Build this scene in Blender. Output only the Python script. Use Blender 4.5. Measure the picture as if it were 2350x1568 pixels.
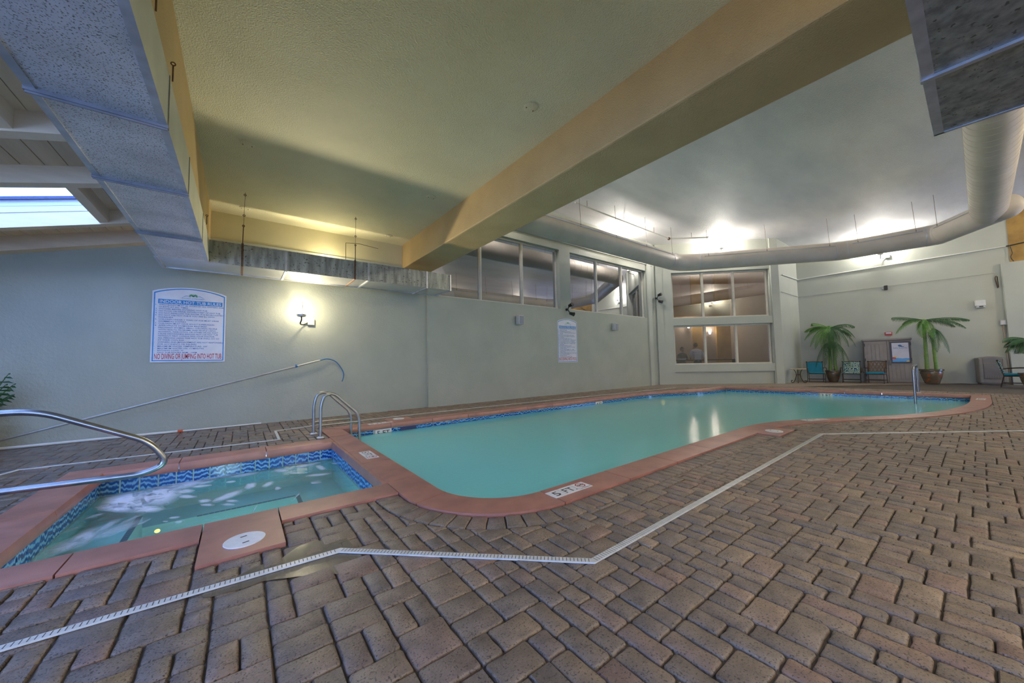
import bpy, bmesh, math, random
from mathutils import Vector, Matrix
random.seed(7)
for o in list(bpy.data.objects): bpy.data.objects.remove(o)
SC = bpy.context.scene
COL = SC.collection
R = math.radians
PI = math.pi

# ------------------------------------------------------------------ camera
# axes: x runs along the window wall (away to the right), y runs towards that wall, z up
CAM_H = 1.15
YAW, PITCH, ROLL, FPX = R(52.672), R(3.1945), R(-1.0497), 817.4
fwd = Vector((math.cos(YAW)*math.cos(PITCH), math.sin(YAW)*math.cos(PITCH), math.sin(PITCH)))
rt0 = Vector((math.sin(YAW), -math.cos(YAW), 0))
up0 = rt0.cross(fwd)
RT = math.cos(ROLL)*rt0 + math.sin(ROLL)*up0
UP = -math.sin(ROLL)*rt0 + math.cos(ROLL)*up0
EYE = Vector((0, 0, CAM_H))
cam = bpy.data.cameras.new('camera'); camo = bpy.data.objects.new('camera', cam); COL.objects.link(camo)
cam.sensor_fit = 'HORIZONTAL'; cam.sensor_width = 36.0; cam.lens = FPX/2350*36.0
cam.clip_start = .05; cam.clip_end = 200
camo.matrix_world = Matrix(((RT.x, UP.x, -fwd.x, EYE.x), (RT.y, UP.y, -fwd.y, EYE.y), (RT.z, UP.z, -fwd.z, EYE.z), (0, 0, 0, 1)))
SC.camera = camo

# ------------------------------------------------------------------ world, daylight, exposure
SC.view_settings.view_transform = 'Standard'
SC.view_settings.look = 'None'
SC.view_settings.gamma = 1.0
SC.view_settings.use_curve_mapping = False
SC.view_settings.exposure = 0.0
W = bpy.data.worlds.new('world'); SC.world = W; W.use_nodes = True
wn = W.node_tree.nodes; wl = W.node_tree.links
for n in list(wn): wn.remove(n)
bg = wn.new('ShaderNodeBackground'); wo = wn.new('ShaderNodeOutputWorld')
bg.inputs[0].default_value = (0.30, 0.49, 1.0, 1); bg.inputs[1].default_value = 8.5
wl.new(bg.outputs[0], wo.inputs[0])

# ------------------------------------------------------------------ pixel -> place
def ray(x, y): return RT*((x-1175)/FPX) + UP*(-(y-784)/FPX) + fwd
def FL(x, y, z=0.0):
    d = ray(x, y); t = (z-CAM_H)/d.z; p = EYE+d*t; return Vector((p.x, p.y, z))
def PLN(x, y, p0, n):
    d = ray(x, y); t = (Vector(p0)-EYE).dot(n)/d.dot(n); return EYE+d*t
def ONY(x, y, Y): return PLN(x, y, (0, Y, 0), Vector((0, 1, 0)))
def ONX(x, y, X): return PLN(x, y, (X, 0, 0), Vector((1, 0, 0)))
def PX(p):
    v = Vector(p)-EYE; d = v.dot(fwd)
    if d < .05: return None
    return (1175+FPX*v.dot(RT)/d, 784-FPX*v.dot(UP)/d, d)
V = 8.717                                    # plane of the long wall with the windows
CA = Vector((14.83, 8.717, 0)); CD = Vector((1, -1, 0)).normalized(); CN = Vector((-1, -1, 0)).normalized()   # corner wall
FC = Vector((21.12, 5.14, 0)); FW_ = Vector((22.28, -.84, 0)); FD = (FW_-FC).normalized(); FN = Vector((FD.y, -FD.x, 0))  # far wall
def CH(s, z, off=0): return CA+CD*s+CN*off+Vector((0, 0, z))
def FR(s, z, off=0): return FC+FD*s+FN*off+Vector((0, 0, z))
def frame(o, dx, dn):                         # matrix: local x along dx, local y along -normal, z up
    dy = -dn
    return Matrix(((dx.x, dy.x, 0, o.x), (dx.y, dy.y, 0, o.y), (0, 0, 1, o.z), (0, 0, 0, 1)))

# ------------------------------------------------------------------ materials
MATS = {}
class NT:
    def __init__(s, m): s.t = m.node_tree; s.n = s.t.nodes; s.l = s.t.links
    def new(s, ty, **k):
        n = s.n.new(ty)
        for a, b in k.items(): setattr(n, a, b)
        return n
    def link(s, a, b): s.l.new(a, b)
def base_mat(name):
    m = bpy.data.materials.new(name); m.use_nodes = True; MATS[name] = m
    t = NT(m); b = t.n['Principled BSDF']; return m, t, b
def col4(c): return (c[0], c[1], c[2], 1)
def ramp(t, fac, stops):
    r = t.new('ShaderNodeValToRGB'); e = r.color_ramp.elements
    while len(e) < len(stops): e.new(.5)
    for i, (p, c) in enumerate(stops): e[i].position = p; e[i].color = col4(c)
    t.link(fac, r.inputs[0]); return r.outputs[0]
def noise(t, scale, detail=3, rough=.55, coord=None, dist=0, stretch=None):
    n = t.new('ShaderNodeTexNoise'); n.inputs['Scale'].default_value = scale; n.inputs['Detail'].default_value = detail
    n.inputs['Roughness'].default_value = rough; n.inputs['Distortion'].default_value = dist
    if coord is None: coord = t.new('ShaderNodeNewGeometry').outputs['Position']
    if stretch:
        mp = t.new('ShaderNodeMapping'); mp.inputs['Scale'].default_value = stretch; t.link(coord, mp.inputs[0]); coord = mp.outputs[0]
    t.link(coord, n.inputs['Vector']); return n.outputs[0]
def mixc(t, fac, a, b, mode='MIX'):
    m = t.new('ShaderNodeMix', data_type='RGBA', blend_type=mode)
    if isinstance(fac, float): m.inputs[0].default_value = fac
    else: t.link(fac, m.inputs[0])
    for i, v in ((6, a), (7, b)):
        if isinstance(v, tuple): m.inputs[i].default_value = col4(v)
        else: t.link(v, m.inputs[i])
    return m.outputs[2]
def bump(t, b, h, strength=.3, dist=.01):
    n = t.new('ShaderNodeBump'); n.inputs['Strength'].default_value = strength; n.inputs['Distance'].default_value = dist
    t.link(h, n.inputs['Height']); t.link(n.outputs[0], b.inputs['Normal'])
def pmat(name, c1, c2=None, scale=4, rough=.6, metal=0, bs=0, bscale=60, bdist=.01, spec=.5, lo=.35, hi=.65, speck=None, stretch=None, coat=0):
    """painted / mineral surface: two tones by noise, optional speckle (colour, scale, threshold), bump"""
    m, t, b = base_mat(name)
    b.inputs['Roughness'].default_value = rough; b.inputs['Metallic'].default_value = metal
    b.inputs['Specular IOR Level'].default_value = spec
    if coat: b.inputs['Coat Weight'].default_value = coat; b.inputs['Coat Roughness'].default_value = .08
    if c2 is None: c2 = tuple(x*.9 for x in c1)
    c = ramp(t, noise(t, scale, 4, stretch=stretch), [(lo, c2), (hi, c1)])
    if speck:
        sc, ss, th = speck
        c = mixc(t, ramp(t, noise(t, ss, 2), [(th, (0, 0, 0)), (th+.06, (1, 1, 1))]), c, sc)
    t.link(c, b.inputs['Base Color'])
    if bs: bump(t, b, noise(t, bscale, 3), bs, bdist)
    return m
def emat(name, c, s):
    m, t, b = base_mat(name); b.inputs['Base Color'].default_value = col4(c)
    b.inputs['Emission Color'].default_value = col4(c); b.inputs['Emission Strength'].default_value = s; return m

pmat('mint', (.40, .42, .355), (.355, .38, .32), 1.3, .45, bs=.35, bscale=28, bdist=.02, spec=.45)
pmat('mint_smooth', (.46, .485, .425), (.43, .455, .40), 1.2, .5, bs=.06, bscale=40)
pmat('yellow_plaster', (.64, .60, .40), (.58, .55, .36), 1.5, .6, bs=.2, bscale=60)
pmat('olive_ceiling', (.68, .655, .46), (.60, .585, .41), .9, .62, bs=.9, bscale=75, bdist=.016)
pmat('high_ceiling', (.78, .775, .80), (.66, .66, .70), .8, .6, bs=.8, bscale=42, bdist=.02, stretch=(.5, 1.4, 1))
pmat('tan_beam', (.56, .405, .19), (.48, .345, .16), 1.4, .6, bs=.6, bscale=70, bdist=.014)
pmat('cream_wood', (.82, .66, .48), (.74, .58, .41), 2.2, .5, stretch=(1, 1, 5))
pmat('plank_wood', (.74, .57, .39), (.62, .47, .32), 1.6, .5, stretch=(6, .6, 1))
pmat('white_siding', (.80, .82, .86), (.74, .76, .82), 2, .5)
pmat('galvanised', (.74, .73, .76), (.54, .54, .56), 2.5, .42, .55, bs=.05, bscale=90, speck=((.20, .20, .18), 105, .57))
pmat('seam', (.26, .26, .29), (.19, .19, .21), 8, .5, .1)
pmat('galvanised_stained', (.42, .43, .40), (.22, .23, .21), 3.0, .45, .55, speck=((.13, .13, .11), 30, .62), stretch=(5, 5, .7))
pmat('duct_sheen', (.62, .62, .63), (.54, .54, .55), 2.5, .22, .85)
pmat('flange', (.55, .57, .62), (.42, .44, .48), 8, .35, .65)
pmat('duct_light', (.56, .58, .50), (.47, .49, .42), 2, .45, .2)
pmat('round_duct', (.68, .61, .53), (.60, .535, .46), 1.5, .5, .0, bs=.05, bscale=60)
pmat('duct_rail', (.66, .66, .66), None, 5, .4, .4)
pmat('rust', (.19, .10, .055), (.10, .06, .04), 40, .7, .3)
pmat('wire', (.22, .19, .16), None, 40, .5, .6)
pmat('white_paint', (.72, .73, .70), (.66, .67, .64), 6, .5)
pmat('window_frame', (.66, .63, .54), (.60, .575, .49), 5, .45)
pmat('terracotta', (.46, .20, .15), (.32, .135, .105), 3.5, .32, bs=.35, bscale=260, bdist=.004, speck=((.45, .25, .19), 210, .66), spec=.6)
pmat('plaster_pool', (.34, .60, .58), (.30, .55, .545), 3, .7)
pmat('tub_plaster', (.52, .80, .78), (.46, .74, .73), 3, .7, bs=.1, bscale=80)
pmat('navy_trim', (.03, .04, .12), (.05, .06, .16), 30, .3)
pmat('grout', (.55, .57, .55), (.45, .47, .46), 20, .7)
pmat('marker_white', (.80, .80, .82), (.72, .72, .74), 20, .4)
pmat('ink_black', (.02, .02, .022), None, 10, .5)
pmat('ink_red', (.50, .03, .05), None, 10, .5)
pmat('ink_blue', (.02, .13, .40), None, 10, .5)
pmat('sign_white', (.74, .74, .80), None, 4, .35)
pmat('sign_blue', (.02, .25, .62), None, 8, .35)
pmat('logo_blue', (.20, .38, .60), None, 8, .4)
pmat('logo_green', (.08, .36, .16), None, 8, .4)
pmat('lid_white', (.74, .75, .76), (.68, .69, .70), 30, .4, bs=.15, bscale=200)
pmat('dark_slot', (.04, .045, .04), None, 10, .6)
pmat('drain_white', (.66, .67, .66), (.54, .55, .54), 15, .4)
pmat('steel', (.40, .40, .42), (.32, .32, .34), 12, .27, 1.0)
pmat('steel_dull', (.42, .42, .42), (.34, .34, .34), 12, .35, .9)
pmat('pole_paint', (.52, .52, .51), (.44, .44, .43), 10, .35, .4)
pmat('blue_plastic', (.02, .16, .42), None, 10, .4)
pmat('orange_plastic', (.70, .13, .04), None, 10, .4)
pmat('grey_plastic', (.52, .54, .56), None, 10, .5)
pmat('speaker_mesh', (.30, .32, .38), None, 60, .6, bs=.3, bscale=300)
pmat('black_plastic', (.015, .015, .017), None, 20, .4)
pmat('iron', (.045, .03, .022), (.07, .045, .03), 30, .45, .5)
pmat('teal_cushion', (.008, .24, .36), (.006, .20, .31), 7, .75, bs=.15, bscale=120)
pmat('cabinet', (.27, .255, .26), (.235, .22, .225), 5, .55, bs=.12, bscale=150)
pmat('cabinet_dark', (.17, .16, .165), None, 5, .6)
pmat('bin', (.25, .235, .22), (.215, .20, .19), 5, .55, bs=.08, bscale=120)
pmat('bin_panel', (.19, .18, .19), None, 5, .6)
pmat('pot_glaze', (.16, .12, .075), (.085, .07, .05), 5, .25, speck=((.30, .08, .03), 6, .58), coat=.4)
pmat('trunk_green', (.20, .33, .07), (.12, .22, .05), 7, .5, stretch=(1, 1, 6))
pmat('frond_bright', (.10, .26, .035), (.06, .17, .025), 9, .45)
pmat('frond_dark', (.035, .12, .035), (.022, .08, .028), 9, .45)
pmat('stone_top', (.52, .42, .32), (.44, .35, .26), 12, .5)
pmat('fire_red', (.50, .05, .04), None, 10, .4)
pmat('brown_stone', (.42, .25, .06), (.26, .15, .035), 2.2, .6, bs=.3, bscale=30)
pmat('lobby_wall', (.42, .34, .27), (.38, .31, .25), 2, .6)
pmat('lobby_brown', (.20, .115, .06), (.16, .09, .045), 3, .6)
pmat('lobby_gold', (.46, .28, .07), (.36, .21, .05), 3, .6)
pmat('lobby_floor', (.20, .15, .11), None, 3, .5)
pmat('back_room', (.34, .34, .42), (.30, .30, .37), 1, .7)
pmat('soil', (.03, .022, .015), None, 30, .9)
pmat('sand_joint', (.10, .08, .062), (.055, .045, .036), 9, .85)
pmat('skin', (.46, .25, .17), None, 10, .5)
pmat('hair', (.025, .016, .012), None, 30, .6)
pmat('white_shirt', (.80, .84, .92), (.72, .77, .86), 12, .7, bs=.2, bscale=18, bdist=.03)
pmat('dark_shirt', (.05, .06, .075), None, 10, .7)
pmat('dark_cloth', (.018, .02, .03), None, 10, .7)
pmat('poster_paper', (.62, .64, .80), None, 4, .4)
pmat('poster_sea', (.10, .36, .78), (.06, .30, .72), 9, .4)
pmat('poster_red', (.55, .06, .07), None, 4, .4)
pmat('poster_yellow', (.75, .60, .10), None, 4, .4)
pmat('poster_frame', (.012, .014, .03), None, 4, .35)
pmat('stain', (.22, .24, .12), None, 4, .6)
emat('lamp_glow', (1.0, .93, .78), 14)
emat('lobby_glow', (1.0, .90, .80), 9)
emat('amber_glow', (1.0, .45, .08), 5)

def wave_tile():
    m, t, b = base_mat('wave_tile')
    tc = t.new('ShaderNodeTexCoord'); g = t.new('ShaderNodeNewGeometry').outputs['Position']
    sp = t.new('ShaderNodeSeparateXYZ'); t.link(tc.outputs['Object'], sp.inputs[0])
    n = noise(t, 13, 3, .6, stretch=(1, 1, .35))
    n2 = noise(t, 2.0, 1, .5)
    a = t.new('ShaderNodeMath', operation='MULTIPLY'); a.inputs[1].default_value = .16; t.link(n, a.inputs[0])
    a2 = t.new('ShaderNodeMath', operation='ADD'); t.link(sp.outputs[2], a2.inputs[0]); t.link(a.outputs[0], a2.inputs[1])
    a3 = t.new('ShaderNodeMath', operation='MULTIPLY'); a3.inputs[1].default_value = 118; t.link(a2.outputs[0], a3.inputs[0])
    s = t.new('ShaderNodeMath', operation='SINE'); t.link(a3.outputs[0], s.inputs[0])
    s2 = t.new('ShaderNodeMath', operation='MULTIPLY_ADD'); s2.inputs[1].default_value = .5; s2.inputs[2].default_value = .5; t.link(s.outputs[0], s2.inputs[0])
    c = ramp(t, s2.outputs[0], [(.0, (.01, .03, .16)), (.35, (.012, .10, .40)), (.6, (.02, .17, .52)), (.82, (.20, .46, .68))])
    c = mixc(t, ramp(t, n2, [(.35, (0, 0, 0)), (.65, (.25, .25, .25))]), c, (.03, .22, .50))
    t.link(c, b.inputs['Base Color']); b.inputs['Roughness'].default_value = .12; b.inputs['Specular IOR Level'].default_value = .6
wave_tile()

def paver_mat(name, objrand):
    m, t, b = base_mat(name)
    if objrand:
        r = t.new('ShaderNodeObjectInfo').outputs['Random']
    else:
        at = t.new('ShaderNodeAttribute'); at.attribute_name = 'tone'; r = at.outputs['Fac']
    c = ramp(t, r, [(0, (.20, .165, .140)), (.25, (.255, .20, .155)), (.5, (.295, .225, .165)), (.75, (.225, .19, .168)), (.9, (.30, .20, .158)), (1, (.35, .275, .20))])
    big = noise(t, 9, 4, .6)
    c = mixc(t, 1.0, c, ramp(t, big, [(.30, (.62, .60, .60)), (.72, (1.2, 1.16, 1.10))]), 'MULTIPLY')
    # dark pits and pale sand grains
    c = mixc(t, ramp(t, noise(t, 115, 3), [(.56, (0, 0, 0)), (.64, (.85, .85, .85))]), c, (.045, .038, .036))
    c = mixc(t, ramp(t, noise(t, 210, 2), [(.66, (0, 0, 0)), (.71, (.55, .55, .55))]), c, (.48, .42, .36))
    # wet near the hot tub (x small): darker, glossier
    pos = t.new('ShaderNodeNewGeometry').outputs['Position']; sx = t.new('ShaderNodeSeparateXYZ'); t.link(pos, sx.inputs[0])
    mr = t.new('ShaderNodeMapRange'); mr.inputs[1].default_value = -.4; mr.inputs[2].default_value = 2.6; mr.inputs[3].default_value = 1; mr.inputs[4].default_value = 0
    nn = noise(t, 1.6, 3); ad = t.new('ShaderNodeMath', operation='MULTIPLY_ADD'); ad.inputs[1].default_value = 2.2; t.link(nn, ad.inputs[0]); 
    su = t.new('ShaderNodeMath', operation='SUBTRACT'); t.link(sx.outputs[0], su.inputs[0]); su.inputs[1].default_value = 1.1; t.link(su.outputs[0], ad.inputs[2])
    t.link(ad.outputs[0], mr.inputs[0])
    c = mixc(t, mr.outputs[0], c, mixc(t, 1.0, c, (.74, .74, .80), 'MULTIPLY'))
    t.link(c, b.inputs['Base Color'])
    ro = t.new('ShaderNodeMapRange'); ro.inputs[3].default_value = .58; ro.inputs[4].default_value = .22; t.link(mr.outputs[0], ro.inputs[0]); t.link(ro.outputs[0], b.inputs['Roughness'])
    b.inputs['Specular IOR Level'].default_value = .55
    bump(t, b, noise(t, 95, 4, .7), .55, .006)
paver_mat('paver_single', True); paver_mat('paver_field', False)

def deck_far():
    m, t, b = base_mat('deck_far')
    br = t.new('ShaderNodeTexBrick'); br.inputs['Scale'].default_value = 1
    for k, v in (('Color1', (.30, .235, .178, 1)), ('Color2', (.26, .205, .16, 1)), ('Mortar', (.13, .105, .085, 1))): br.inputs[k].default_value = v
    br.inputs['Mortar Size'].default_value = .008; br.inputs['Brick Width'].default_value = .2; br.inputs['Row Height'].default_value = .11
    g = t.new('ShaderNodeNewGeometry').outputs['Position']; mp = t.new('ShaderNodeMapping'); mp.inputs['Rotation'].default_value = (0, 0, PI/2)
    t.link(g, mp.inputs[0]); t.link(mp.outputs[0], br.inputs[0]); t.link(br.outputs[0], b.inputs['Base Color']); b.inputs['Roughness'].default_value = .55
deck_far()

def water(name, tint, body, opac, rough, wscale, wstr, stretch=(1, 1, 1), gl=1.0):
    """surface that mirrors by Fresnel, lets some light through (tinted) and scatters some (cloudy water)"""
    m, t, b = base_mat(name); t.n.remove(b); out = t.n['Material Output']
    tr = t.new('ShaderNodeBsdfTransparent'); tr.inputs[0].default_value = col4(tint)
    df = t.new('ShaderNodeBsdfDiffuse'); df.inputs[0].default_value = col4(body)
    gs = t.new('ShaderNodeBsdfGlossy'); gs.inputs['Roughness'].default_value = rough; gs.inputs[0].default_value = (gl, gl, gl, 1)
    mx = t.new('ShaderNodeMixShader'); mx.inputs[0].default_value = opac; t.link(tr.outputs[0], mx.inputs[1]); t.link(df.outputs[0], mx.inputs[2])
    fr = t.new('ShaderNodeFresnel'); fr.inputs[0].default_value = 1.33
    m2 = t.new('ShaderNodeMixShader'); t.link(fr.outputs[0], m2.inputs[0]); t.link(mx.outputs[0], m2.inputs[1]); t.link(gs.outputs[0], m2.inputs[2])
    bp = t.new('ShaderNodeBump'); bp.inputs['Strength'].default_value = wstr; bp.inputs['Distance'].default_value = .05
    t.link(noise(t, wscale, 2, stretch=stretch), bp.inputs['Height']); t.link(bp.outputs[0], gs.inputs['Normal']); t.link(bp.outputs[0], fr.inputs['Normal'])
    t.link(m2.outputs[0], out.inputs[0]); return m
water('pool_water', (.45, .78, .76), (.22, .74, .78), .88, .10, 26, .05)
water('tub_water', (.78, .95, .95), (.16, .45, .48), .10, .05, 7, .14)
water('puddle', (.72, .64, .52), (.30, .245, .175), .50, .03, 3, .02)
m, t, b = base_mat('foam'); b.inputs['Base Color'].default_value = (.78, .85, 1.0, 1); b.inputs['Roughness'].default_value = .6
tr = t.new('ShaderNodeBsdfTransparent'); mx = t.new('ShaderNodeMixShader'); fo = t.n['Material Output']
at = t.new('ShaderNodeAttribute'); at.attribute_name = 'dens'
nn = noise(t, 22, 5, .65, stretch=(.45, 1.8, 1), dist=.6); ma = t.new('ShaderNodeMath', operation='MULTIPLY'); t.link(at.outputs['Fac'], ma.inputs[0])
mr = t.new('ShaderNodeMapRange'); mr.inputs[1].default_value = .2; mr.inputs[2].default_value = .5; mr.inputs[3].default_value = .35; mr.inputs[4].default_value = 1.25; t.link(nn, mr.inputs[0]); t.link(mr.outputs[0], ma.inputs[1])
t.link(ma.outputs[0], mx.inputs[0]); t.link(tr.outputs[0], mx.inputs[1]); t.link(b.outputs[0], mx.inputs[2]); t.link(mx.outputs[0], fo.inputs[0])

def glass(name, refl, tint):
    m, t, b = base_mat(name); t.n.remove(b); out = t.n['Material Output']
    tr = t.new('ShaderNodeBsdfTransparent'); tr.inputs[0].default_value = col4(tint)
    gs = t.new('ShaderNodeBsdfGlossy'); gs.inputs['Roughness'].default_value = .0; gs.inputs[0].default_value = (.92, .93, 1, 1)
    lw = t.new('ShaderNodeLayerWeight'); lw.inputs[0].default_value = .5
    mr = t.new('ShaderNodeMapRange'); mr.inputs[3].default_value = refl; mr.inputs[4].default_value = 1 if refl else .06; t.link(lw.outputs['Fresnel'], mr.inputs[0])
    m2 = t.new('ShaderNodeMixShader'); t.link(mr.outputs[0], m2.inputs[0]); t.link(tr.outputs[0], m2.inputs[1]); t.link(gs.outputs[0], m2.inputs[2]); t.link(m2.outputs[0], out.inputs[0])
glass('glass_mirror', .50, (.75, .76, .85)); glass('glass_lobby', .10, (.86, .86, .88)); glass('glass_sky', 0.0, (.94, .97, 1))

# ------------------------------------------------------------------ mesh helpers
class MB:
    def __init__(s): s.v = []; s.f = []; s.mi = []; s.cur = 0
    def add(s, vs, fs):
        n = len(s.v); s.v += [tuple(v) for v in vs]; s.f += [tuple(i+n for i in f) for f in fs]; s.mi += [s.cur]*len(fs); return s
    def box(s, x0, x1, y0, y1, z0, z1, M=None):
        vs = [Vector((x, y, z)) for z in (z0, z1) for y in (y0, y1) for x in (x0, x1)]
        if M: vs = [M @ v for v in vs]
        return s.add(vs, [(0, 2, 3, 1), (4, 5, 7, 6), (0, 1, 5, 4), (2, 6, 7, 3), (0, 4, 6, 2), (1, 3, 7, 5)])
    def bbox(s, x0, x1, y0, y1, z0, z1, b=.01, M=None):
        """box with chamfered edges"""
        b = min(b, (x1-x0)*.45, (y1-y0)*.45, (z1-z0)*.45)
        bm = bmesh.new(); bmesh.ops.create_cube(bm, size=1)
        for v in bm.verts: v.co = Vector(((x0+x1)/2+v.co.x*(x1-x0), (y0+y1)/2+v.co.y*(y1-y0), (z0+z1)/2+v.co.z*(z1-z0)))
        bmesh.ops.bevel(bm, geom=list(bm.edges), offset=b, segments=2, affect='EDGES', profile=.6)
        bm.verts.index_update()
        s.add([(M @ v.co) if M else v.co.copy() for v in bm.verts], [[v.index for v in f.verts] for f in bm.faces]); bm.free(); return s
    def tube(s, pts, r, seg=10, cap=True, closed=False):
        pts = [Vector(p) for p in pts]; n = len(pts); rs = r if isinstance(r, (list, tuple)) else [r]*n
        rings = []; prev = None
        for i, p in enumerate(pts):
            a = pts[(i-1) % n] if (i > 0 or closed) else p; c = pts[(i+1) % n] if (i < n-1 or closed) else p
            d = (c-a).normalized()
            if prev is None:
                u = d.orthogonal().normalized()
            else:
                u = prev-d*prev.dot(d); u = u.normalized() if u.length > 1e-6 else d.orthogonal().normalized()
            prev = u; w = d.cross(u)
            rings.append([p+(u*math.cos(2*PI*k/seg)+w*math.sin(2*PI*k/seg))*rs[i] for k in range(seg)])
        vs = [v for q in rings for v in q]; fs = []
        for i in range(n if closed else n-1):
            j = (i+1) % n
            for k in range(seg): fs.append((i*seg+k, i*seg+(k+1) % seg, j*seg+(k+1) % seg, j*seg+k))
        if cap and not closed: fs.append(tuple(reversed(range(seg)))); fs.append(tuple((n-1)*seg+k for k in range(seg)))
        return s.add(vs, fs)
    def lathe(s, prof, c=(0, 0, 0), seg=24, cap=True, M=None):
        c = Vector(c); vs = []; fs = []; n = len(prof)
        for r, z in prof:
            for k in range(seg):
                v = Vector((r*math.cos(2*PI*k/seg), r*math.sin(2*PI*k/seg), z)); vs.append((M @ v if M else v)+c)
        for i in range(n-1):
            for k in range(seg): fs.append((i*seg+k, i*seg+(k+1) % seg, (i+1)*seg+(k+1) % seg, (i+1)*seg+k))
        if cap: fs.append(tuple(reversed(range(seg)))); fs.append(tuple((n-1)*seg+k for k in range(seg)))
        return s.add(vs, fs)
    def prism(s, poly, z0, z1, M=None):
        n = len(poly); vs = [Vector((x, y, z0)) for x, y in poly]+[Vector((x, y, z1)) for x, y in poly]
        if M: vs = [M @ v for v in vs]
        return s.add(vs, [tuple(reversed(range(n))), tuple(range(n, 2*n))]+[(i, (i+1) % n, n+(i+1) % n, n+i) for i in range(n)])
    def poly(s, pts): return s.add(pts, [tuple(range(len(pts)))])
    def ball(s, c, r, seg=12, rings=8, sc=(1, 1, 1), M=None):
        vs = []; fs = []; c = Vector(c)
        for i in range(rings+1):
            th = PI*i/rings
            for k in range(seg):
                v = Vector((sc[0]*r*math.sin(th)*math.cos(2*PI*k/seg), sc[1]*r*math.sin(th)*math.sin(2*PI*k/seg), sc[2]*r*math.cos(th)))
                vs.append((M @ v if M else v)+c)
        for i in range(rings):
            for k in range(seg): fs.append((i*seg+k, (i+1)*seg+k, (i+1)*seg+(k+1) % seg, i*seg+(k+1) % seg))
        return s.add(vs, fs)
    def mesh(s, name, mats, smooth=None):
        me = bpy.data.meshes.new(name); me.from_pydata(s.v, [], s.f)
        for m in (mats if isinstance(mats, (list, tuple)) else [mats]): me.materials.append(MATS[m])
        if any(s.mi): me.polygons.foreach_set('material_index', s.mi)
        if smooth:
            me.polygons.foreach_set('use_smooth', [True]*len(me.polygons))
            me.set_sharp_from_angle(angle=R(smooth))
        me.update(); return me
    def build(s, name, mats, parent=None, smooth=None, **tags):
        me = s.mesh(name, mats, smooth); o = bpy.data.objects.new(name, me); COL.objects.link(o)
        if parent is not None: o.parent = parent; o.matrix_parent_inverse = parent.matrix_basis.inverted()
        tag(o, **tags); return o
def tag(o, label=None, cat=None, group=None, kind=None):
    if label: o['label'] = label
    if cat: o['category'] = cat
    if group: o['group'] = group
    if kind: o['kind'] = kind
    return o
def thing(name, label, cat, loc=(0, 0, 0), rz=0, group=None):
    o = bpy.data.objects.new(name, None); COL.objects.link(o); o.location = loc; o.rotation_euler = (0, 0, rz)
    o.empty_display_size = .1
    o.matrix_basis = Matrix.Translation(Vector(loc)) @ Matrix.Rotation(rz, 4, 'Z')
    return tag(o, label, cat, group)
def inst(me, name, parent, M=None, **tags):
    """object that shares mesh data; M in the space of the parent"""
    o = bpy.data.objects.new(name, me); COL.objects.link(o)
    if parent is not None: o.parent = parent
    if M is not None: o.matrix_basis = M
    return tag(o, **tags)
def lp(mb, name, mat, parent, smooth=None, **tags):
    """part whose coordinates are already local to its parent"""
    return inst(mb.mesh(name, mat, smooth), name, parent, None, **tags)
def curve_pts(pts, n=8):
    """Catmull-Rom through points"""
    P = [Vector(p) for p in pts]; out = []
    for i in range(len(P)-1):
        p0 = P[max(i-1, 0)]; p1 = P[i]; p2 = P[i+1]; p3 = P[min(i+2, len(P)-1)]
        for k in range(n):
            u = k/n
            out.append(.5*((2*p1)+(p2-p0)*u+(2*p0-5*p1+4*p2-p3)*u*u+(3*p1-p0-3*p2+p3)*u**3))
    out.append(P[-1]); return out
def round_path(pts, r, n=6):
    """polyline with rounded corners"""
    P = [Vector(p) for p in pts]; out = [P[0]]
    for i in range(1, len(P)-1):
        a = P[i-1]-P[i]; b = P[i+1]-P[i]; ra = min(r, a.length*.48, b.length*.48)
        s = P[i]+a.normalized()*ra; e = P[i]+b.normalized()*ra
        for k in range(n+1):
            u = k/n; out.append(s*(1-u)**2+P[i]*2*u*(1-u)+e*u*u)
    out.append(P[-1]); return out

# text: flat outlines of the built-in font, as (verts2d, faces), width scaled to fit
_TX = []
def text_shapes(items):
    """items: (string, x, y, cap height, width or None, align) -> MB-ready lists in the xy plane"""
    obs = []
    for s, x, y, h, w, al in items:
        c = bpy.data.curves.new('t', 'FONT'); c.body = s; c.size = h/.69; c.resolution_u = 2; c.offset = .012*h
        o = bpy.data.objects.new('t', c); COL.objects.link(o); obs.append(o)
    dg = bpy.context.evaluated_depsgraph_get(); dg.update()
    res = []
    for o, (s, x, y, h, w, al) in zip(obs, items):
        me = o.evaluated_get(dg).to_mesh()
        vs = [v.co.copy() for v in me.vertices]; fs = [tuple(p.vertices) for p in me.polygons]
        if vs:
            x0 = min(v.x for v in vs); x1 = max(v.x for v in vs); k = (w/(x1-x0)) if w else 1
            ww = (x1-x0)*k; sh = x-(0 if al == 'L' else ww/2 if al == 'C' else ww)
            res.append(([((v.x-x0)*k+sh, v.y+y) for v in vs], fs))
        o.evaluated_get(dg).to_mesh_clear()
    for o in obs:
        c = o.data; bpy.data.objects.remove(o); bpy.data.curves.remove(c)
    return res
def text_mb(items, M):
    mb = MB()
    for vs, fs in text_shapes(items): mb.add([M @ Vector((x, y, 0)) for x, y in vs], fs)
    return mb
# sign plane: local x along the wall, local y up, local z out of the wall
def wallM(o, dx, dn): return Matrix(((dx.x, 0, dn.x, o.x), (dx.y, 0, dn.y, o.y), (0, 1, 0, o.z), (0, 0, 0, 1)))

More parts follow.
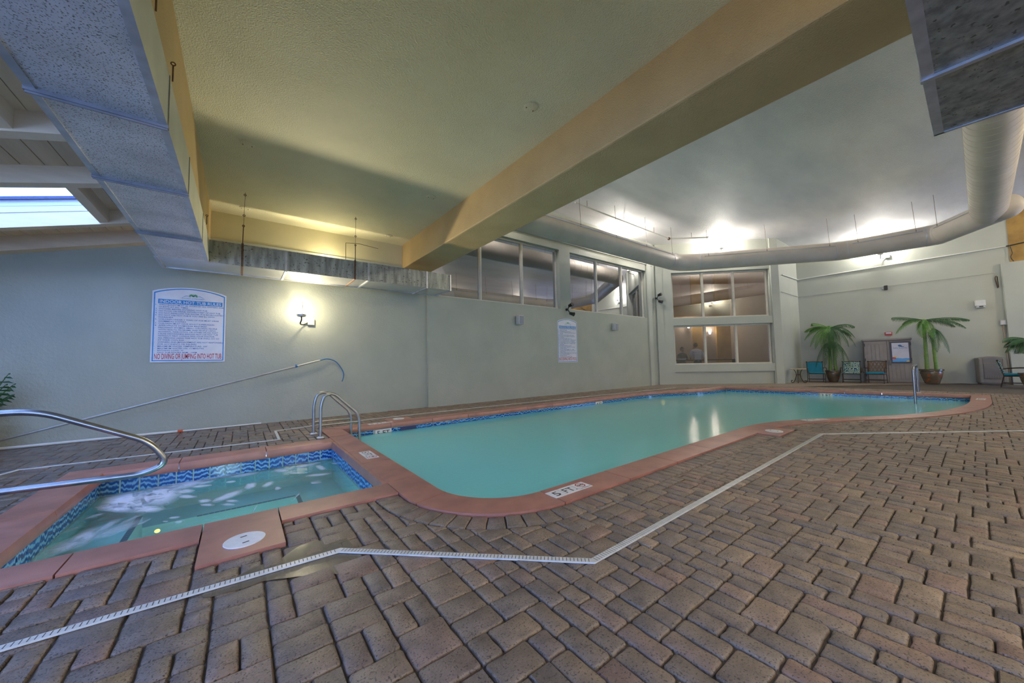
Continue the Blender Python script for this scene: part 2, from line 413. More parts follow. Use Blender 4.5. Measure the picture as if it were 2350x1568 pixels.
# ================================================================== STRUCTURE
TV = 8.80                                    # plane of the wall behind the hot tub (a little deeper than the window wall)
LOWZ, HIGHZ = 4.15, 6.30
def zr(x): return 2.91+.28*(x+2.87)           # underside of the sloping rafters
def wall_holes(name, O, dx, dn, L, H, holes, th, mat, z0=0.0, **k):
    M = frame(O, dx, dn); mb = MB()
    ss = sorted({0, L, *[h[0] for h in holes], *[h[1] for h in holes]}); zs = sorted({z0, H, *[h[2] for h in holes], *[h[3] for h in holes]})
    for a, b in zip(ss, ss[1:]):
        run = None
        for c, d in zip(zs, zs[1:]):
            m = ((a+b)/2, (c+d)/2)
            hole = any(h[0] < m[0] < h[1] and h[2] < m[1] < h[3] for h in holes)
            if hole:
                if run: mb.box(a, b, 0, th, run[0], run[1], M); run = None
            else: run = (run[0], d) if run else (c, d)
        if run: mb.box(a, b, 0, th, run[0], run[1], M)
    return mb.build(name, mat, kind='structure', **k)
X1, Y1 = Vector((1, 0, 0)), Vector((0, 1, 0))
# floor base (sand bed under the pavers, with the pool and tub cut out) is built with the paving below

# wall behind the hot tub: polygon, lower under the sloping roof
mb = MB(); pl = [(-5.2, -.3), (3.95, -.3), (3.95, 4.2), (-1.1, 4.2), (-1.1, zr(-1.1)+.2), (-5.2, zr(-5.2)+.2)]
Mw = wallM(Vector((0, TV, 0)), X1, -Y1)
mb.prism(pl, -.25, 0, Mw); wall_tub = mb.build('wall_left', 'mint', kind='structure')
win = [(4.02, 8.79), (9.32, 14.09)]; WZ0, WZ1 = 2.94, 5.02
wall_win = wall_holes('wall_back', Vector((3.89, V, 0)), X1, -Y1, 14.95-3.89, HIGHZ+.1, [(a-3.89, b-3.89, WZ0, WZ1) for a, b in win], .28, 'mint', z0=-.3)
# upper raised band and pilaster strips on the window wall
mb = MB(); mb.box(3.97, 14.6, V-.035, V+.01, 5.30, 6.3); mb.build('trim_band', 'mint_smooth', kind='structure')
mb = MB(); mb.box(14.15, 14.42, V-.06, V+.01, -.02, 6.3); mb.build('trim_pilaster', 'mint_smooth', kind='structure')
# corner wall with the two lobby windows and a sunk panel
CU = (0.70, 4.755, 2.925, 4.98); CL = (0.715, 4.775, .865, 2.61)
wall_ch = wall_holes('wall_corner', CA, CD, CN, 5.09, HIGHZ+.1, [CU, CL, (.72, 4.76, -.05, .54)], .30, 'mint_smooth', z0=-.05)
mb = MB(); mb.box(.70, 4.78, .10, .30, -.05, .56, frame(CA, CD, CN)); mb.build('trim_panel', 'mint_smooth', kind='structure')
mb = MB(); mb.box(4.79, 5.10, -.05, .02, -.02, 6.3, frame(CA, CD, CN)); mb.box(.02, .30, -.05, .02, -.02, 6.3, frame(CA, CD, CN)); mb.build('trim_column', 'mint_smooth', kind='structure')
E_ = CA+CD*5.09
mb = MB(); mb.box(0, FC.x-E_.x+.3, 0, .25, -.05, HIGHZ+.1, frame(E_, X1, Vector((0, -1, 0)))); mb.build('wall_return', 'mint_smooth', kind='structure')
mb = MB(); mb.box(-.3, 11, 0, .25, -.05, HIGHZ+.1, frame(FC, FD, FN)); wall_far = mb.build('wall_far', 'mint_smooth', kind='structure')
# lower block at the right end of the far wall with the gold stone above it
mb = MB(); mb.box(5.88, 11, -.16, -.001, -.05, 4.42, frame(FC, FD, FN)); mb.build('wall_block', 'mint_smooth', kind='structure')
mb = MB(); mb.box(6.10, 11, -.03, -.001, 4.42, 6.30, frame(FC, FD, FN)); mb.build('trim_stone', 'brown_stone', kind='structure')
# rest of the room, behind and beside the camera: glazed walls that let the daylight in
SY = -6.5
hl = []
for a, b in ((.4, 4.0), (25.6, 29.6)): hl.append((a, b, .15, 2.75))
wall_holes('wall_front', Vector((-5.2, SY, 0)), X1, Y1, 32, HIGHZ+.1, hl, .25, 'mint', z0=-.05)
wall_holes('wall_side', Vector((-5.2, SY, 0)), Y1, X1, TV-SY, 3.0, [(.4, 3.2, .12, 2.15), (3.6, 6.4, .12, 2.15), (6.8, 9.6, .12, 2.15)], .2, 'mint', z0=-.05)
mb = MB(); mb.box(0, .25, -7, 7, -.05, HIGHZ+.1, Matrix.Translation((26.6, 0, 0))); mb.build('wall_end', 'mint', kind='structure')
# ceilings and beams
mb = MB(); mb.box(-.6, 3.3, SY, TV, LOWZ, LOWZ+.15); mb.build('ceiling_low', 'olive_ceiling', kind='structure')
mb = MB(); mb.box(3.9, 26.8, SY, 9.3, HIGHZ, HIGHZ+.15); mb.build('ceiling_high', 'high_ceiling', kind='structure')
mb = MB(); mb.bbox(3.23, 3.97, SY, TV, 3.55, 4.40, .025); mb.box(3.5, 3.97, SY, TV, 4.3, HIGHZ+.1); mb.build('trim_beam', 'tan_beam', kind='structure')
mb = MB(); mb.bbox(-1.15, -.50, SY, TV, 3.32, 4.40, .02); mb.build('trim_beam_small', 'tan_beam', kind='structure')
# yellow-painted plaster strip above the wall and its pale cap
mb = MB(); mb.box(-.5, 3.23, TV-.012, TV+.02, 3.62, LOWZ); mb.build('trim_strip', 'yellow_plaster', kind='structure')
mb = MB(); mb.box(-.5, 3.23, TV-.03, TV+.02, 3.555, 3.62); mb.build('trim_cap', 'mint_smooth', kind='structure')

# ---- sloping timber roof with skylights
roof = thing('ceiling_slope', 'sloping painted plank roof with rafters and skylights', None); tag(roof, kind='structure'); del roof['label']
def slab(mb, x0, x1, y0, y1, d0, d1):
    """piece parallel to the slope between x0..x1, d above the rafter underside"""
    vs = [(x, y, zr(x)+d) for d in (d0, d1) for y in (y0, y1) for x in (x0, x1)]
    mb.add(vs, [(0, 2, 3, 1), (4, 5, 7, 6), (0, 1, 5, 4), (2, 6, 7, 3), (0, 4, 6, 2), (1, 3, 7, 5)])
RA = [(-1.2, -1.06), (.5, .64), (1.6, 1.74), (2.75, 2.89), (3.85, 3.99), (5.05, 5.19), (6.17, 6.31), (7.63, 7.76), (8.60, TV)]
for a, b in RA:
    m_ = MB(); slab(m_, -5.2, -1.1, a, b, 0 if b < 8 else -.02, .2); m_.build('rafter', 'cream_wood', roof)
SKY = [(6.31, 7.63, -3.6, -1.66), (3.99, 5.05, -3.6, -1.72), (1.74, 2.75, -3.6, -1.72), (-1.06, .5, -3.6, -1.72)]
# planks run from rafter to rafter, side by side up the slope
def planks(y0, y1, x0, x1):
    n = max(1, round((x1-x0)/.165)); w = (x1-x0)/n
    for i in range(n):
        m_ = MB(); slab(m_, x0+i*w+.004, x0+(i+1)*w-.004, y0, y1, .2, .225); m_.build('plank', 'plank_wood', roof)
edges = [SY]+[v for r in RA for v in r]+[TV]
for i in range(1, len(RA)):
    y0, y1 = RA[i-1][0], RA[i][0]
    sk = [s for s in SKY if abs(s[0]-RA[i-1][1]) < .02]
    if sk: planks(y0, y1, sk[0][3], -1.1)
    elif y0 > 2.6: planks(y0, y1, -3.6, -1.1)
m_ = MB(); slab(m_, -5.2, -1.1, SY, -1.06, .225, .3)
for y0, y1 in ((.5, 1.74), (2.75, 3.99), (5.05, 6.31), (7.63, TV)): slab(m_, -5.2, -1.1, y0, y1, .226, .3)
for s in SKY: slab(m_, s[3], -1.1, s[0], s[1], .226, .3); slab(m_, -5.2, s[2], s[0], s[1], .2, .3)
m_.build('roof_deck', 'plank_wood', roof)
for k, (y0, y1, x0, x1) in enumerate(SKY):
    m_ = MB(); slab(m_, x1-.005, x1+.085, y0, y1, 0.02, .2); m_.build('header', 'cream_wood', roof)
    # boxed light well: boards of the side walls, open to the sky under a pane
    for j in range(2):
        m_ = MB(); slab(m_, x0, x1, y1-.01, y1+.04, .2+j*.085, .2+j*.085+.079); m_.build('well_board', 'white_siding', roof)
        m_ = MB(); slab(m_, x0, x1, y0-.04, y0+.01, .2+j*.085, .2+j*.085+.079); m_.build('well_board', 'white_siding', roof)
    m_ = MB(); slab(m_, x1, x1+.04, y0, y1, .2, .37); slab(m_, x0-.04, x0, y0, y1, .2, .37); m_.build('well_side', 'white_siding', roof)
    m_ = MB(); slab(m_, x0, x1, y0, y1, .37, .385); m_.build('pane', 'glass_sky', roof)
    m_ = MB(); slab(m_, x0, x1, y1-.06, y1-.02, .36, .40); m_.build('glazing_bar', 'navy_trim', roof)

# ---- windows
def window(name, O, dx, dn, a, b, z0, z1, cuts, set_in, gl, fr=.055, mull=.06):
    M = frame(O, dx, dn); w = thing(name, None, None); tag(w, kind='structure')
    m_ = MB(); y0, y1 = set_in-.04, set_in+.05
    m_.box(a, b, y0, y1, z1-fr, z1, M); m_.box(a, b, y0-.02, y1, z0, z0+fr*.8, M); m_.box(a, a+fr, y0, y1, z0, z1, M); m_.box(b-fr, b, y0, y1, z0, z1, M)
    m_.build('frame', 'window_frame', w)
    xs = [a+fr]+cuts+[b-fr]
    for c in cuts:
        m_ = MB(); m_.box(c-mull/2-.012, c+mull/2+.012, y0-.006, y1-.02, z0+.02, z1-.02, M); m_.box(c-mull/2+.012, c+mull/2-.012, y0-.025, y0, z0+.02, z1-.02, M); m_.build('mullion', 'window_frame', w)
    for p, q in zip(xs, xs[1:]):
        m_ = MB(); m_.box(p, q, set_in, set_in+.006, z0+.02, z1-.02, M); m_.build('pane', gl, w)
    return w
for i, (a, b) in enumerate(win):
    a_, b_ = a-3.89, b-3.89; c = (b_-a_)/3
    window('window_%d' % (i+1), Vector((3.89, V, 0)), X1, -Y1, a_, b_, WZ0, WZ1, [a_+c, a_+2*c], .17, 'glass_mirror')
for i, (a, b, z0, z1) in enumerate((CU, CL)):
    c = (b-a-.35)/3
    window('window_%d' % (i+3), CA, CD, CN, a+.02, b-.02, z0, z1, [a+.12+c, a+.12+2*c+.05], .20, 'glass_lobby', .07, .075)

# ---- unlit room behind the long windows
mb = MB(); mb.box(3.7, 14.6, 12.8, 12.9, 1.8, 6.3); mb.box(3.6, 3.7, 9.0, 12.9, 1.8, 6.3); mb.box(3.7, 14.6, 9.0, 12.45, 6.3, 6.4); mb.box(3.7, 14.6, 9.0, 12.9, 1.8, 1.9); mb.box(14.5, 14.6, 9.4, 12.9, 1.8, 6.3)
mb.build('wall_back_room', 'back_room', kind='structure')
# ---- lobby behind the corner windows
LM = frame(CA, CD, CN); LD = 5.2
mb = MB(); mb.box(-3, 8.5, LD, LD+.15, -.05, HIGHZ, LM); mb.box(-.10, 0, .3, LD, -.05, HIGHZ, LM); mb.box(5.3, 5.4, .6, LD, -.05, HIGHZ, LM); mb.build('wall_lobby', 'lobby_wall', kind='structure')
mb = MB(); mb.box(0, 5.2, .3, LD, HIGHZ-.05, HIGHZ+.1, LM); mb.build('ceiling_lobby', 'back_room', kind='structure')
mb = MB(); mb.box(-.2, 5.3, .3, LD, -.06, .0, LM); mb.build('floor_lobby', 'lobby_floor', kind='structure')
for i, (a, b) in enumerate(((.75, 1.05), (1.95, 2.25), (4.55, 5.3))):
    mb = MB(); mb.box(a, b, LD-.18, LD-.002, 0, HIGHZ-.05, LM); mb.build('trim_lobby_pillar', 'lobby_brown' if i < 2 else 'lobby_gold', kind='structure')
mb = MB(); mb.box(3.3, 4.0, LD-.12, LD-.002, 0, HIGHZ-.05, LM); mb.build('trim_lobby_panel', 'lobby_gold', kind='structure')
mb = MB(); mb.box(0, 5.3, LD-.25, LD-.002, 3.55, 4.2, LM); mb.build('trim_lobby_beam', 'lobby_brown', kind='structure')

# ================================================================== POOL AND HOT TUB
import numpy as np
from mathutils.geometry import tessellate_polygon
CW, CZ = .325, .014                            # coping width, its top
def v2(x, y): return Vector((x, y, 0))
def arc(c, r, a0, a1, n): return [v2(c[0]+r*math.cos(R(a0+(a1-a0)*i/n)), c[1]+r*math.sin(R(a0+(a1-a0)*i/n))) for i in range(n+1)]
runA = [v2(1.46, 6.87), v2(1.46, 5.6), v2(1.46, 4.4), v2(1.46, 3.1)]+arc((2.10, 3.05), .64, 180, 270, 14)+[v2(3.0, 2.41), v2(4.2, 2.41), v2(5.4, 2.41)]
runA += curve_pts([v2(6.1, 2.41), v2(6.75, 2.40), v2(7.25, 2.32), v2(7.85, 2.12), v2(8.7, 1.70), v2(9.7, 1.10), v2(10.9, .62), v2(12.2, .34), v2(13.4, .23), v2(14.6, .22), v2(15.62, .22)], 6)
runB = [v2(15.62, .22), v2(15.25, 3.1), v2(14.87, 5.97)]
runC = curve_pts([v2(14.87, 5.97), v2(13.9, 6.0), v2(13.0, 6.14), v2(12.1, 6.50), v2(11.2, 6.80), v2(10.3, 6.87)], 5)+[v2(8, 6.87), v2(5, 6.87), v2(1.46, 6.87)]
RUNS = [runA, runB, runC]
def dense(run, step=.06):
    out = [run[0]]
    for a, b in zip(run, run[1:]):
        n = max(1, int((b-a).length/step))
        for k in range(1, n+1): out.append(a+(b-a)*(k/n))
    return out
RUNS = [dense(r) for r in RUNS]
def tang(run, i): return ((run[min(i+1, len(run)-1)])-(run[max(i-1, 0)])).normalized()
def outn(t): return Vector((t.y, -t.x, 0))
def mitre_normals():
    res = []
    for k, r in enumerate(RUNS):
        ns = [outn(tang(r, i)) for i in range(len(r))]
        pv = RUNS[k-1]; nx = RUNS[(k+1) % 3]
        n0 = outn(tang(pv, len(pv)-1)); n1 = outn(tang(nx, 0))
        a = outn(tang(r, 0)); b = outn(tang(r, len(r)-1))
        ns[0] = (a+n0)/(1+a.dot(n0)); ns[-1] = (b+n1)/(1+b.dot(n1)); res.append(ns)
    return res
NRM = mitre_normals()
def loop_offset(o): return [p+n*o for r, ns in zip(RUNS, NRM) for p, n in list(zip(r, ns))[:-1]]

pool = thing('swimming_pool', 'long turquoise swimming pool with curved terracotta coping and blue wave tiles', 'pool')
# coping stones
PROF = [(.045, -.075), (.012, -.072), (.0, -.055), (.0, -.022), (.010, -.003+CZ), (.028, CZ), (CW, CZ), (CW, -.05)]
def stone(pts, ns, parent, prof=PROF, mat='terracotta'):
    m_ = MB(); n = len(prof); vs = []
    for p, q in zip(pts, ns):
        for o, z in prof: vs.append(p+q*o+Vector((0, 0, z)))
    fs = []
    for i in range(len(pts)-1):
        for k in range(n-1): fs.append((i*n+k, (i+1)*n+k, (i+1)*n+k+1, i*n+k+1))
    L = (len(pts)-1)*n
    fs.append(tuple(range(n))); fs.append(tuple(L+k for k in reversed(range(n))))
    m_.add(vs, fs); return m_.build('coping_stone', mat, parent, smooth=40)
def arcpos(r):
    s = [0]
    for a, b in zip(r, r[1:]): s.append(s[-1]+(b-a).length)
    return s
def samp(r, ns, S, s):
    for i in range(len(S)-1):
        if S[i] <= s <= S[i+1]+1e-9:
            u = (s-S[i])/(S[i+1]-S[i]); return r[i].lerp(r[i+1], u), ns[i].lerp(ns[i+1], u)
    return r[-1], ns[-1]
for r, ns, first in zip(RUNS, NRM, (.48, .5, .6)):
    S = arcpos(r); tot = S[-1]; n = max(1, round(tot/.86)); w = tot/n
    cuts = [i*w for i in range(n+1)]
    if r is RUNS[0]:
        near = [0, .60, 1.24, 1.85, 2.53, 3.36]; s = 3.36
        cuts = near+[3.36+.60]; 
        s = cuts[-1]
        nn = round((tot-s)/.86); cuts += [s+(tot-s)*(i+1)/nn for i in range(nn)]
    for a, b in zip(cuts, cuts[1:]):
        a2, b2 = a+.0045, b-.0045; mids = [q for q in S if a2 < q < b2]
        P = [samp(r, ns, S, q) for q in [a2]+mids+[b2]]
        if len(P) > 12 and abs((P[0][1]-P[-1][1]).length) < .01: P = [P[0], P[-1]]
        stone([p for p, _ in P], [q for _, q in P], pool)
# basin
def basin(loop, depth, parent, mat, top=-.06):
    n = len(loop); m_ = MB()
    vs = [Vector((p.x, p.y, top)) for p in loop]+[Vector((p.x, p.y, depth)) for p in loop]
    fs = [(i, n+i, n+(i+1) % n, (i+1) % n) for i in range(n)]
    m_.add(vs, fs); tri = tessellate_polygon([[Vector((p.x, p.y, 0)) for p in loop]])
    m_.add([Vector((p.x, p.y, depth)) for p in loop], [tuple(t_) for t_ in tri]); return m_.build('basin', mat, parent)
PW = loop_offset(.045); basin(PW, -1.45, pool, 'plaster_pool')
m_ = MB()                                      # submerged entry steps in the far corner
for r_, z0 in ((2.6, -.75), (1.9, -.48), (1.2, -.24)):
    m_.prism([(15.55, .28)]+[(15.55+r_*math.cos(R(a)), .28+r_*math.sin(R(a))) for a in range(98, 181, 8)], -1.45, z0)
m_.build('entry_steps', 'plaster_pool', pool)
WATER_Z = -.15
# waterline tiles: one mesh shared by all
TS = .15
def tile_mesh(h=.143, w=.141, mat='wave_tile'):
    m_ = MB(); m_.bbox(-w/2, w/2, -.005, .005, -h/2, h/2, .003); return m_.mesh('waterline_tile', mat)
TILE = tile_mesh()
def place_tile(me, p, t_, parent, z, name='waterline_tile'):
    """p on the wall line, t_ direction along the wall"""
    n_ = outn(t_); M = Matrix(((t_.x, n_.x, 0, p.x), (t_.y, n_.y, 0, p.y), (0, 0, 1, z), (0, 0, 0, 1))); return inst(me, name, parent, M)
TZ = -.155
skip = []
def tile_run(r, ns, o, parent, s_from, s_to, marks=()):
    q = [p+n_*o for p, n_ in zip(r, ns)]; S = arcpos(q); s = s_from+TS/2; nn = []
    while s < min(s_to, S[-1])-TS/2:
        for i in range(len(S)-1):
            if S[i] <= s <= S[i+1]: break
        u = (s-S[i])/(S[i+1]-S[i]); p = q[i].lerp(q[i+1], u); t_ = (q[i+1]-q[i]).normalized()
        if not any(a < (p.x if ax == 'x' else p.y) < b for ax, a, b in marks): place_tile(TILE, p+outn(t_)*(-.004), t_, parent, TZ)
        s += TS
mk5 = ONY(880, 990, 6.90).x; mk4 = ONY(1375, 926, 6.90).x
MARKS_C = [('x', mk5-.165, mk5+.165), ('x', mk4-.165, mk4+.165)]
tile_run(RUNS[2], NRM[2], .037, pool, 0, 99, MARKS_C)
y3 = PLN(1897, 909, (15.3, 3, 0), Vector((.99, .13, 0))).y
tile_run(RUNS[1], NRM[1], .037, pool, 0, 99, [('y', y3-.165, y3+.165)])
# depth markers let into the waterline
def water_mark_on(txt, c, right, out, parent):
    M = Matrix(((right.x, 0, out.x, c.x), (right.y, 0, out.y, c.y), (0, 1, 0, c.z), (0, 0, 0, 1)))
    m_ = MB(); m_.bbox(-.152, .152, -.073, .073, -.005, .006, .003, M); o = m_.build('depth_marker', 'marker_white', parent)
    text_mb([(txt, 0, -.030, .080, .235, 'C')], M @ Matrix.Translation((0, 0, .0075))).build('lettering', 'ink_black', o)
water_mark_on('5 FT', Vector((mk5, 6.902, TZ)), X1, -Y1, pool)
water_mark_on('4 FT', Vector((mk4, 6.902, TZ)), X1, -Y1, pool)
tB = (RUNS[1][-1]-RUNS[1][0]).normalized(); nB = outn(tB); u3 = (y3-.22)/(5.97-.22)
water_mark_on('3 FT', RUNS[1][0].lerp(RUNS[1][-1], u3)+nB*.033+Vector((0, 0, TZ)), -tB, -nB, pool)
pl_ = ONY(1575, 916, 6.88)
m_ = MB(); m_.lathe([(.09, 0), (.075, .03), (.03, .045)], (0, 0, 0), 16, M=Matrix.Rotation(R(90), 4, 'X')); 
o = inst(m_.mesh('pool_light', 'amber_glow', 40), 'pool_light', pool, Matrix.Translation((11.6, 6.70, -.36)))
# skimmer mouth in the back waterline
m_ = MB(); a = ONY(937, 985, 6.9).x; m_.box(a-.16, a+.16, 6.885, 6.905, -.215, -.085); m_.build('skimmer_mouth', 'navy_trim', pool)
# water
lw = loop_offset(.04); m_ = MB(); tri = tessellate_polygon([[Vector((p.x, p.y, 0)) for p in lw]])
m_.add([Vector((p.x, p.y, WATER_Z)) for p in lw], [tuple(t_) for t_ in tri]); o = m_.build('pool_water', 'pool_water', None, label='still cloudy turquoise water filling the long pool', cat='water', kind='stuff')
for p in o.data.polygons:
    if p.normal.z < 0: o.data.flip_normals(); break

# ---- hot tub
TX0, TX1, TY0, TY1 = -1.16, 1.135, 3.50, 5.86
tub = thing('hot_tub', 'square sunken hot tub with terracotta rim, blue wave tiles and submerged bench', 'hot tub', (0, 0, 0))
def tub_stone(a, b, n_): stone([Vector((*a, 0)), Vector((*b, 0))], [Vector((*n_[0], 0)), Vector((*n_[1], 0))], tub, TPROF)
TPROF = [(.05, -.095), (.014, -.09), (.0, -.07), (.0, -.028), (.012, -.004+CZ), (.03, CZ), (.325, CZ), (.325, -.05)]
g = .0045
for a, b in ((-1.485, -.80), (-.80, -.19)):
    n0 = (-1, -1) if a < -1.4 else (0, -1); a0 = TX0 if a < -1.4 else a+g
    tub_stone((a0, TY0), (b-g, TY0), (n0, (0, -1)))
tub_stone((.26+g, TY0), (1.13, TY0), ((0, -1), (0, -1)))
TP2 = TPROF[:-2]+[(.72, CZ), (.72, -.05)]
stone([Vector((-.19+g, TY0, 0)), Vector((.26-g, TY0, 0))], [Vector((0, -1, 0))]*2, tub, TP2)
stone([Vector((TX0, 4.60-g, 0)), Vector((TX0, TY0, 0))], [Vector((-1, 0, 0)), Vector((-1, -1, 0))], tub, TPROF)
stone([Vector((TX0, TY1, 0)), Vector((TX0, 4.60+g, 0))], [Vector((-1, 1, 0)), Vector((-1, 0, 0))], tub, TPROF)
stone([Vector((-.56-g, TY1, 0)), Vector((TX0, TY1, 0))], [Vector((0, 1, 0)), Vector((-1, 1, 0))], tub, TPROF)
stone([Vector((.30-g, TY1, 0)), Vector((-.56+g, TY1, 0))], [Vector((0, 1, 0))]*2, tub, TPROF)
stone([Vector((1.13, TY1, 0)), Vector((.30+g, TY1, 0))], [Vector((0, 1, 0))]*2, tub, TPROF)
# walls, bench, floor
TW = .045; bx0, bx1, by0, by1 = TX0-TW, TX1-.02, TY0-TW, TY1+TW
m_ = MB(); m_.add([(bx0, by0, -.07), (bx1, by0, -.07), (bx1, by1, -.07), (bx0, by1, -.07), (bx0, by0, -1.1), (bx1, by0, -1.1), (bx1, by1, -1.1), (bx0, by1, -1.1)],
    [(0, 1, 5, 4), (1, 2, 6, 5), (2, 3, 7, 6), (3, 0, 4, 7), (4, 5, 6, 7)]); m_.build('basin', 'tub_plaster', tub)
m_ = MB(); m_.box(TX1-.025, 1.412, TY0-.3, TY1+.3, -1.1, -.03); m_.build('dividing_wall', 'tub_plaster', tub)
BZ = -.52
m_ = MB(); m_.box(TX1-.035, TX1+.02, TY0, TY1, -.095, CZ-.004); m_.build('rim', 'terracotta', tub)
m_ = MB(); m_.box(bx0, bx1, TY1-.45, by1, -1.1, BZ); m_.box(bx1-.50, bx1, by0, TY1-.45, -1.1, BZ); m_.box(bx0, bx0+.85, by0, TY1-.45, -1.1, BZ-.14); m_.box(bx0, bx0+.42, by0, TY1-.45, -1.1, BZ+.12); m_.build('bench', 'tub_plaster', tub)
m_ = MB()
def strip(a, b, z):
    d = (Vector(b)-Vector(a)); L = d.length; d.normalize(); n = int(L/.05); q = Vector((-d.y, d.x, 0))*.024
    for i in range(n):
        p = Vector(a)+d*(i*.05+.002); e = p+d*.046; m_.add([p-q+Vector((0, 0, z)), e-q+Vector((0, 0, z)), e+q+Vector((0, 0, z)), p+q+Vector((0, 0, z))], [(0, 1, 2, 3)])
strip((bx0+.85, TY1-.45, 0), (bx1-.5, TY1-.45, 0), BZ+.004); strip((bx1-.5, by0, 0), (bx1-.5, TY1-.45, 0), BZ+.004)
strip((bx0+.83, by0, 0), (bx0+.83, TY1-.45, 0), BZ-.136); strip((bx0+.40, by0, 0), (bx0+.40, TY1-.45, 0), BZ+.124)
m_.build('edge_tiles', 'navy_trim', tub, kind='stuff')
TTZ = -.168
def wall_tiles(a, b, inward, parent):
    a = Vector((*a, 0)); b = Vector((*b, 0)); d = (b-a); L = d.length; d.normalize(); n = round(L/TS); w = L/n
    for i in range(n):
        p = a+d*(i+.5)*w; n_ = -Vector((*inward, 0)); M = Matrix(((d.x, n_.x, 0, p.x), (d.y, n_.y, 0, p.y), (0, 0, 1, TTZ), (0, 0, 0, 1)))
        inst(TILE, 'waterline_tile', parent, M)
    m2 = MB(); q = Vector((*inward, 0))*-.012; m2.add([a+q+Vector((0, 0, -.09)), b+q+Vector((0, 0, -.09)), b+q+Vector((0, 0, -.25)), a+q+Vector((0, 0, -.25))], [(0, 1, 2, 3)])
    q = Vector((*inward, 0))*.0055; m2.add([a+q+Vector((0, 0, -.262)), b+q+Vector((0, 0, -.262)), b+q+Vector((0, 0, -.245)), a+q+Vector((0, 0, -.245))], [(0, 1, 2, 3)])
    m2.build('grout', 'grout', parent)
wall_tiles((bx0+.008, by1-.008), (bx1-.012, by1-.008), (0, -1), tub)
wall_tiles((bx0+.008, by0), (bx0+.008, by1-.012), (1, 0), tub)
wall_tiles((bx1-.012, by1-.012), (bx1-.012, by0), (-1, 0), tub)
# grout backing for the pool tiles
m_ = MB()
for r, ns in ((RUNS[1], NRM[1]), (RUNS[2], NRM[2])):
    q = [p+n_*.041 for p, n_ in zip(r, ns)]
    for a, b in zip(q, q[1:]): m_.add([a+Vector((0, 0, -.06)), b+Vector((0, 0, -.06)), b+Vector((0, 0, -.235)), a+Vector((0, 0, -.235))], [(0, 1, 2, 3)])
m_.build('grout', 'grout', pool)
m_ = MB(); m_.ball((0, 0, 0), .022, 12, 8, (1, .6, .8)); o = m_.build('tub_light_reflection', 'amber_glow', tub, smooth=60); o.location = FL(361, 1219, -.50)  # glowing ball added where the tub light's reflection shows
TWZ = -.235
m_ = MB(); m_.add([(bx0, by0, TWZ), (bx1, by0, TWZ), (bx1, by1, TWZ), (bx0, by1, TWZ)], [(0, 1, 2, 3)])
m_.build('hot_tub_water', 'tub_water', None, label='rippling clear green-blue water in the hot tub', cat='water', kind='stuff')
# foam streaks on the tub water
def pxw(x, y): return FL(x, y, TWZ+.004)
m_ = MB(); dens = []
def blob(poly, d, soft=1.3):
    c = sum(poly, Vector())/len(poly); n = len(poly)
    i0 = len(m_.v); m_.add([c]+[c.lerp(p, .5) for p in poly]+[c+(p-c)*soft for p in poly], [(0, 1+i, 1+(i+1) % n) for i in range(n)]+[(1+i, 1+n+i, 1+n+(i+1) % n, 1+(i+1) % n) for i in range(n)])
    dens.extend([d]+[d]*n+[0.0]*n)
rnd = random.Random(3)
def ell(cx, cy, ax, ay, tilt, d):
    P = []
    for k in range(16):
        a = 2*PI*k/16; rr = 1+rnd.uniform(-.12, .12); x = ax*rr*math.cos(a); y = ay*rr*math.sin(a); P.append(pxw(cx+x*math.cos(tilt)-y*math.sin(tilt), cy+x*math.sin(tilt)+y*math.cos(tilt)))
    blob(P, d)
for a in ((300, 1152, 70, 20, -.12, .9), (360, 1138, 52, 20, -.2, .85), (270, 1165, 45, 9, 0, .8), (420, 1112, 58, 9, -.2, .75), (500, 1092, 60, 6, -.18, .6), (570, 1078, 45, 4, -.16, .5), (330, 1168, 40, 8, 0, .8),
          (425, 1128, 22, 5, -.1, .65), (460, 1116, 25, 3, -.1, .6), (470, 1108, 22, 3, -.2, .5), (430, 1140, 20, 4, 0, .6), (470, 1150, 14, 4, -.1, .6), (520, 1140, 36, 6, -.35, .6), (532, 1150, 14, 3, 0, .5), (575, 1115, 14, 6, -.3, .6), (615, 1112, 13, 5, -.4, .55), (637, 1121, 8, 4, 0, .45), (475, 1159, 16, 3, 0, .5), (525, 1158, 14, 3, 0, .45),
          (530, 1106, 12, 2.5, -.1, .5), (560, 1090, 34, 3.5, -.15, .5), (645, 1080, 17, 4, -.05, .6), (705, 1068, 30, 3, -.2, .5), (735, 1073, 12, 5, .3, .5), (730, 1090, 28, 2.6, -.1, .5), (725, 1108, 12, 3, -.1, .4), (680, 1086, 20, 2, 0, .4), (770, 1064, 12, 1.8, 0, .4), (745, 1054, 24, 2, -.12, .5),
          (400, 1188, 14, 2.5, -.1, .45), (410, 1198, 11, 3, -.1, .45), (380, 1197, 7, 2, 0, .4), (300, 1192, 32, 3, -.45, .25), (325, 1200, 20, 3, -.4, .25), (270, 1215, 60, 9, -.35, .30), (190, 1235, 40, 14, -.45, .5), (150, 1255, 40, 10, -.4, .45), (245, 1208, 40, 6, -.5, .3), (585, 1168, 14, 1.5, -1.0, .3), (215, 1185, 30, 3, -.3, .3), (165, 1215, 25, 3, -.3, .3), (130, 1260, 50, 12, -.4, .3), (680, 1140, 13, 2, -.8, .3)): ell(*a)
o = m_.build('foam', 'foam', None, label='white foam streaks drifting on the hot tub water', cat='foam', kind='stuff')
at = o.data.attributes.new('dens', 'FLOAT', 'POINT'); at.data.foreach_set('value', dens)

